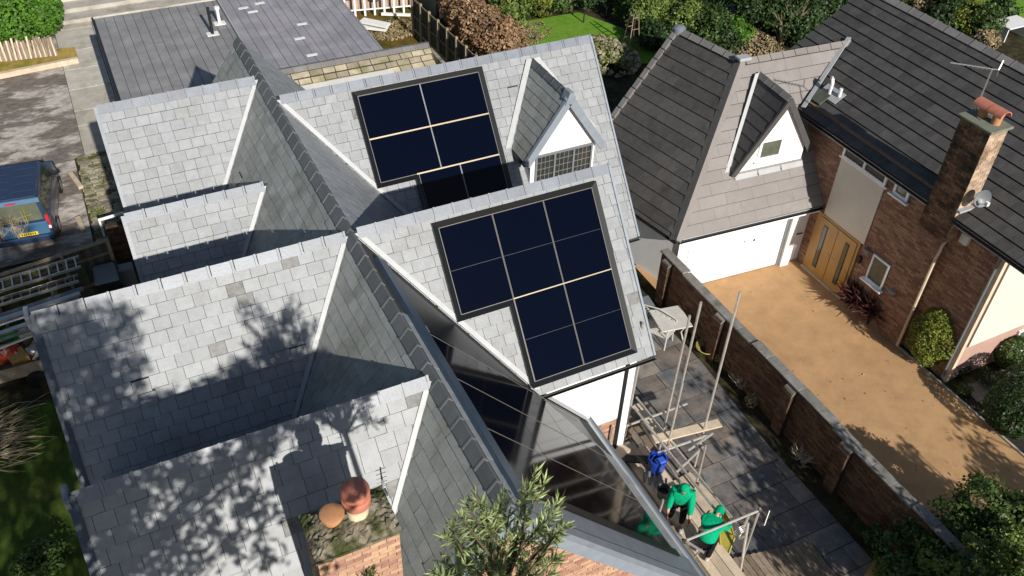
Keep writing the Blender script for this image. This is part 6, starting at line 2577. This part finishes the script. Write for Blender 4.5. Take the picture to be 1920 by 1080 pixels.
# low plants in the beds
for i, (px, py, r, m, lab) in enumerate(((1800, 700, .28, LEAF_DK, 'low dark plant in the bed below the round bush'), (1850, 715, .3, LEAF_DK, 'low dark plant in the bed beside the square slabs'), (1805, 735, .22, LEAF_MD, 'small green plant at the corner of the square slabs'),
                                          (1345, 672, .22, LEAF_DRY, 'dry straw coloured grass tuft at the foot of the boundary wall'), (1370, 690, .25, LEAF_MD, 'low green plant at the foot of the boundary wall'), (1410, 755, .22, LEAF_DRY, 'dry tuft in the narrow bed halfway along the boundary wall'),
                                          (1470, 800, .22, LEAF_DK, 'dark low plant in the narrow bed near the wall pier'), (1318, 640, .2, LEAF_MD, 'small green plant behind the patio table'))):
    plant('bed_plant', lab, 'plant', at(px, py, 0.02), [(0, 0, r * .6, r, r, r * .7)], 420, .035, m, .015, seed=100 + i)
for i, (px, py, lab) in enumerate(((1390, 712, 'pale branching skeleton of a dead shrub against the boundary wall'), (1505, 850, 'bleached dead plant at the foot of the boundary wall pier'))):
    b = at(px, py + 14, 0)
    mb = twigs(b, 26, .55, 1.0, .012, 200 + i, up=1.0, sub=4)
    solo('dead_shrub', mb, M('bleached_twig_%s' % 'ab'[i], (.42, .34, .25), .9, .2, 6, .1, 30, .2), lab, 'dead shrub', base=b)
c = at(1325, 655, .12)
mb = MB()
for k in range(5):
    n = 16
    mb.tube([c + Vector((cos(2 * pi * i / n) * (.2 + .03 * k), sin(2 * pi * i / n) * (.2 + .03 * k), .03 * k)) for i in range(n + 1)], .014, 5)
solo('hose_coil', mb, M('straw_hose', (.42, .33, .12), .6, .1, 5, 0, 30, .1), 'straw coloured coil of hose lying in the bed by the wall', 'hose')

# ================================================================== FAR GARDENS (top of the picture)
# white trellis panels in front of a pale timber fence
tf0, tf1 = at(630, 34, 0), at(775, 22, 0)
tf = thing('trellis_fence', 'white timber framed trellis screen in front of a pale board fence at the top', 'fence', tf0.lerp(tf1, .5))
dF = (tf1 - tf0).normalized()
Ln = (tf1 - tf0).length
nF = Vector((-dF.y, dF.x, 0))
for k in range(26):
    q = tf0 + dF * (Ln * (k + .5) / 26) + nF * .5
    mb = MB()
    mb.box(q + Vector((0, 0, .95)), (Ln / 26 - .012, .02, 1.9 + .03 * (k % 3)), (dF, nF, UZ))
    mb.build('board', M('pale_board', (.40, .30, .24), .8, .2, 4, .2, 30, .2) if k == 0 else bpy.data.materials['pale_board'], tf)
for k in range(9):
    q = tf0 + dF * (Ln * k / 8)
    mb = MB()
    mb.box(q + Vector((0, 0, .95)), (.09, .09, 1.9), (dF, nF, UZ))
    mb.build('post', mPlasticW, tf)
for z in (.3, .9, 1.5):
    mb = MB()
    mb.bar(tf0 + Vector((0, 0, z)), tf1 + Vector((0, 0, z)), .04, .06)
    mb.build('rail', mPlasticW, tf)
# pile of white boards
for k, (p0, p1, z, lab) in enumerate((((678, 38), (728, 48), .42, 'wide white board on top of the pile behind the sheet roof'), ((675, 48), (726, 54), .2, 'white board under the wide one in the pile behind the sheet roof'), ((715, 26), (770, 28), .12, 'long white batten lying in front of the trellis screen'))):
    mb = MB()
    mb.bar(at(*p0, z), at(*p1, z), .42 if k < 2 else .14, .10)
    solo('white_board', mb, mPlasticW, lab, 'board')
p = at(705, 20, 0)
mb = MB()
mb.lathe(p, [(.08, 0), (.06, .5), (.36, .62), (.38, .78), (.30, .80), (.02, .74)], 16)
solo('bird_bath', mb, M('dark_bowl', (.10, .08, .06), .8, .2, 5, .2, 30, 0), 'dark bowl on a stand in front of the white trellis screen', 'bird bath')
lc_ = at(755, 55, 0)
o = leaf_cloud('leaf_litter', [(lc_.x, lc_.y, .04, 1.8, 1.0, .06)], 1400, .07, LEAF_DRY, None, 44)
tag(o, 'drift of dry brown leaves on the mossy ground beside the white boards', 'leaves', kind='stuff')
# dark panelled fence running back
df0, df1 = at(895, 106, 1.75), at(775, -4, 1.75)
df0.z = df1.z = 0
dfn = thing('panel_fence', 'dark timber panel fence running back along the mossy ground', 'fence', df0.lerp(df1, .5))
dD = (df1 - df0).normalized()
nD = Vector((-dD.y, dD.x, 0))
LL = (df1 - df0).length
nb_ = int(LL / .16)
for k in range(nb_):
    q = df0 + dD * (LL * (k + .5) / nb_)
    mb = MB()
    mb.box(q + Vector((0, 0, .85)) + nD * .012 * (k % 2), (LL / nb_ + .02, .02, 1.7), (dD, nD, UZ))
    mb.build('board', mFence, dfn)
npn = 7
for k in range(npn + 1):
    q = df0 + dD * (LL * k / npn)
    mb = MB()
    mb.box(q + Vector((0, 0, .92)) - nD * 0 + nD * .06, (.11, .11, 1.84), (dD, nD, UZ))
    mb.build('post', mTimber, dfn)
for z in (.35, 1.0, 1.72):
    mb = MB()
    mb.bar(df0 + nD * .05 + Vector((0, 0, z)), df1 + nD * .05 + Vector((0, 0, z)), .05, .07)
    mb.build('rail', mTimber, dfn)
# teal shed and white slatted frame
sd = at(836, 30, 0)
shed = thing('garden_shed', 'dark teal shed with a white slatted end beside the copper hedge', 'shed', sd)
ax = (-nD, dD, UZ)
mb = MB()
mb.box(sd + dD * 1.4 + Vector((.2, 0, .95)), (1.3, 2.6, 1.9), ax)
sb = mb.build('wall', mTeal, shed)
mb = MB()
mb.box(sd + dD * 1.4 + Vector((.2, 0, 1.94)), (1.5, 2.8, .08), ax)
mb.build('roof', mTeal, shed)
for k in range(2):
    mb = MB()
    mb.box(sd + Vector((.2 - .45 + .9 * k, -.05, .95)), (.14, .1, 1.95), ax)
    mb.build('white_post', mPlasticW, shed)
for k in range(5):
    mb = MB()
    mb.box(sd + Vector((.2, -.04, .35 + k * .32)), (.85, .05, .10), ax)
    mb.build('slat', mPlasticW, shed)
# copper beech hedge
hbase = at(930, 75, 0)
bl = []
for (px, py, z, r) in ((868, 15, 1.0, 1.0), (885, 35, 1.0, 1.05), (905, 52, 1.0, 1.1), (928, 66, .95, 1.1), (950, 78, .9, 1.05), (970, 85, .7, .9), (860, -5, 1.0, 1.0), (895, 20, 1.2, .8), (925, 42, 1.2, .8), (955, 62, 1.1, .8)):
    bl.append(tuple(at(px - 10, py - 2, z) - hbase) + (r * .84, r * .84, r * .9))
plant('copper_beech_hedge', 'long copper brown beech hedge behind the dark panel fence', 'hedge', hbase, bl, 17000, .075, mBeech, .05, seed=14, inner=.75, lump=.12)
bp_ = at(1000, 78, 0)
plant('dry_shrub', 'pale dry shrub at the end of the copper hedge beside the lawn', 'shrub', bp_, [(0, 0, .5, .8, .6, .5), (-.8, .3, .5, .7, .6, .5)], 1500, .05, LEAF_DRY, .03, seed=15, clump=20)
# rockery and obelisk
rk = at(1130, 108, 0)
t = thing('rockery', 'mound of pale mossy rocks between the slate roof and the round lawn', 'rockery', rk)
mb = MB()
for k in range(420):
    a, rr = R.uniform(0, 2 * pi), sqrt(R.random())
    p = rk + Vector((cos(a) * rr * 1.5, sin(a) * rr * 1.9, .55 * (1 - rr * rr) + R.uniform(-.05, .08)))
    s = R.uniform(.04, .13)
    X = Vector((R.uniform(-1, 1), R.uniform(-1, 1), R.uniform(-.4, .4))).normalized()
    Y = X.cross(Vector((0, 0, 1))).normalized()
    Z = X.cross(Y)
    hx = []
    for sx, sy in ((-1, -1), (1, -1), (1.1, .9), (-.8, 1)):
        hx.append(p + X * sx * s * R.uniform(.7, 1.1) + Y * sy * s * R.uniform(.6, 1))
    mb.hexa(hx, [p + (q - p) * R.uniform(.4, .8) + Vector((0, 0, s * R.uniform(.7, 1.3))) for q in hx])
o = mb.build('rock', M('pale_rock', (.25, .225, .16), .9, .4, 4, .5, 30, .35, .15, col2=(.09, .10, .03), cscale=1.6, cmin=.48, cmax=.6), t)
o['kind'] = 'stuff'
leaf_cloud('moss_plants', [(rk.x, rk.y - .2, .35, 1.5, 1.6, .4)], 900, .06, LEAF_YG, t, 17, clump=24)
ob_ = at(1182, 92, 0)
t = thing('garden_obelisk', 'slender timber plant obelisk standing at the edge of the lawn', 'obelisk', ob_)
for sx in (-1, 1):
    for sy in (-1, 1):
        mb = MB()
        mb.tube([ob_ + Vector((sx * .28, sy * .28, 0)), ob_ + Vector((sx * .12, sy * .12, 1.7))], .03, 5)
        mb.build('leg', mTimber, t)
for z in (.5, 1.0, 1.5):
    s = .28 - .16 * z / 1.7
    mb = MB()
    for a_, b_2 in (((-s, -s), (s, -s)), ((s, -s), (s, s)), ((s, s), (-s, s)), ((-s, s), (-s, -s))):
        mb.tube([ob_ + Vector((a_[0], a_[1], z)), ob_ + Vector((b_2[0], b_2[1], z))], .018, 4)
    mb.build('hoop', mTimber, t)
# dark hoops added to stand for pergola shadow lines on the lawn
c = at(1105, 30, 0)
t = thing('metal_hoops', 'low dark metal hoops standing on the far side of the lawn', 'hoops', c)
for s in (-.6, .6):
    mb = MB()
    mb.tube([c + Vector((s, -.5, 0)), c + Vector((s, -.5, .5)), c + Vector((s, .5, .5)), c + Vector((s, .5, 0))], .035, 5)
    mb.build('hoop', mBlack, t)
mb = MB()
mb.bar(c + Vector((-.6, .5, .5)), c + Vector((.6, .5, .5)), .06, .05)
mb.build('bar', mBlack, t)
# mixed shrubs and trees
far = [(955, 8, 1.0, LEAF_LT, 'pale green shrub'), (1015, 4, .75, LEAF_YG, 'yellow green bush'), (985, -12, 1.0, LEAF_MD, 'mid green shrub'), (1045, -14, 1.0, LEAF_MD, 'leafy green shrub'), (1100, -22, 1.1, LEAF_DK, 'dark shrub'),
       (1148, -16, .8, LEAF_MD, 'tall leafy shrub'), (1194, 12, 1.0, LEAF_MD, 'tall bushy shrub'), (1215, 25, 1.0, LEAF_LT, 'light green tree'), (1245, 12, .9, LEAF_LT, 'pale leaved tree'), (1222, 62, .7, LEAF_DK, 'dark leaved shrub'),
       (1240, 70, .7, LEAF_DK, 'low dark shrub'), (1265, 72, .6, LEAF_YG, 'yellow variegated shrub'), (1285, 45, .95, LEAF_LT, 'cream speckled shrub'), (1325, 55, 1.1, LEAF_MD, 'glossy green shrub'), (1355, 72, .9, LEAF_DK, 'dark glossy shrub'),
       (1385, 60, .7, LEAF_BR, 'bright green shrub'), (1320, 8, 1.2, LEAF_DK, 'dark evergreen'), (1420, 5, 1.6, LEAF_DK, 'large dark evergreen'), (1475, 20, 1.5, LEAF_DK, 'dense dark evergreen'), (1530, 15, 1.4, LEAF_DK, 'spreading dark evergreen'),
       (1515, 50, 1.0, LEAF_DK, 'dark ivy covered bush'), (1580, -5, 1.3, LEAF_DK, 'tall dark evergreen'), (1440, -20, 1.6, LEAF_DK, 'high dark evergreen'), (1730, 5, .9, LEAF_DRY, 'dry brown shrub'), (1775, 25, 1.0, LEAF_DK, 'dark hedge bush'),
       (1810, 32, .9, LEAF_YG, 'yellow green hedge bush'), (1850, 45, .9, LEAF_MD, 'green hedge bush'), (1700, -8, 1.0, LEAF_MD, 'green shrub'), (1880, 15, .8, LEAF_DK, 'low dark bush'), (1650, -22, 1.2, LEAF_DK, 'dark shrub'),
       (1060, -4, .5, LEAF_DRY, 'brown withered shrub'), (1196, 46, .42, LEAF_DRY, 'reddish withered shrub'), (1850, 78, .6, LEAF_DRY, 'dry hedge bush'), (1270, -10, 1.2, LEAF_DK, 'dark tree')]
where = ['at the top beside the copper hedge', 'behind the lawn at the left', 'behind the pale shrub at the top edge', 'behind the middle of the lawn', 'at the top edge behind the lawn',
         'behind the right half of the lawn', 'left of the pale tree behind the lawn', 'right of the tall bushy shrub', 'at the top edge left of the dark hollow', 'below the light green tree',
         'just above the dark garage roof at its left end', 'touching the finial of the dark garage roof', 'above the garage roof left of the stone slabs', 'in front of the grey stone slab roof', 'below the stone slab roof, above the garage ridge',
         'right of the glossy shrubs by the dry mound', 'behind the grey stone slab roof', 'right of the stone slab roof at the top edge', 'behind the bare branching shrub', 'between the bare shrub and the dark tiled roof',
         'beside the far edge of the dark tiled roof', 'behind the dark tiled roof at the top edge', 'at the top edge above the stone slab roof', 'beyond the ridge of the dark tiled roof', 'beyond the ridge in shade under the hedge',
         'in the hedge beyond the tiled roof ridge', 'at the right end of the hedge beyond the ridge', 'at the top edge beyond the tiled roof ridge', 'near the far lawn at the top right', 'above the near end of the tiled roof ridge at the top edge',
         'in the border behind the lawn', 'in the border right of the lawn', 'just beyond the ridge near the right edge', 'at the top edge above the garage']
for i, ((px, py, r, m, lab), wh) in enumerate(zip(far, where)):
    b = at(px, py, r * .9)
    base = Vector((b.x, b.y, 0))
    RR = random.Random(300 + i)
    bl = [(0, 0, r * .9, r, r, r * .9)] + [(RR.uniform(-.6, .6) * r, RR.uniform(-.6, .6) * r, r * RR.uniform(.7, 1.5), r * .6, r * .6, r * .5) for k in range(3)]
    plant('garden_tree' if 'tree' in lab or 'evergreen' in lab else 'garden_shrub', lab + ' ' + wh, 'tree' if 'tree' in lab or 'evergreen' in lab else 'shrub', base, bl, int(1500 + 1500 * r), .075 if m is not LEAF_DK else .085, m, .05, seed=400 + i, clump=22, inner=.5)
# dry mound and bare shrub
dm = at(1400, 88, 0)
o = leaf_cloud('dry_bank', [(dm.x, dm.y, .1, 1.3, 2.2, .55), (dm.x + .3, dm.y + 1.2, .1, .9, 1.2, .5)], 6000, .06, LEAF_DRY, None, 61, inner=.8, lump=.1)
tag(o, 'mound of dry brown undergrowth behind the ridge of the garage', 'undergrowth', kind='stuff')
b = at(1465, 82, 0)
solo('bare_shrub', twigs(b, 24, 2.4, .55, .035, 91, up=1.2, sub=5), mTwig, 'bare branching shrub between the dry mound and the dark tiled roof', 'shrub', base=b)
# stone slab roof of a garden store
q = [at(1330, 30, .7), at(1373, 6, 1.0), at(1402, 18, 1.0), at(1358, 44, .7)]
t = thing('garden_store', 'small garden store with a grey stone slab roof among the shrubs', 'store', (q[0] + q[2]) / 2 * 1.0 - Vector((0, 0, .85)))
e1, e2 = q[1] - q[0], q[3] - q[0]
for i in range(3):
    for j in range(2):
        g = .02
        P = [q[0] + e1 * ((i + a) / 3) + e2 * ((j + b_2) / 2) for a, b_2 in ((g, g), (1 - g, g), (1 - g, 1 - g), (g, 1 - g))]
        mb = MB()
        mb.prism([p + Vector((0, 0, R.uniform(0, .02))) for p in P], (0, 0, -.06))
        mb.build('stone_slab', mSlabRoof, t)
mb = MB()
mb.prism([Vector((p.x, p.y, 0)).lerp((q[0] + q[2]) / 2 * Vector((1, 1, 0)).x, .0) if False else Vector((p.x, p.y, 0)) for p in q], (0, 0, .62))
mb.build('wall', mTimber, t)
# white garden table top right
p = at(1900, 42, .7)
t = thing('garden_table', 'white garden table by the far lawn at the top right edge', 'table', (p.x, p.y, 0))
mb = MB()
mb.box(p, (1.6, 1.0, .05))
mb.build('tabletop', mPlasticW, t)
for sx in (-.7, .7):
    mb = MB()
    mb.box((p.x + sx, p.y, .34), (.06, .8, .66))
    mb.build('leg', mPlasticW, t)
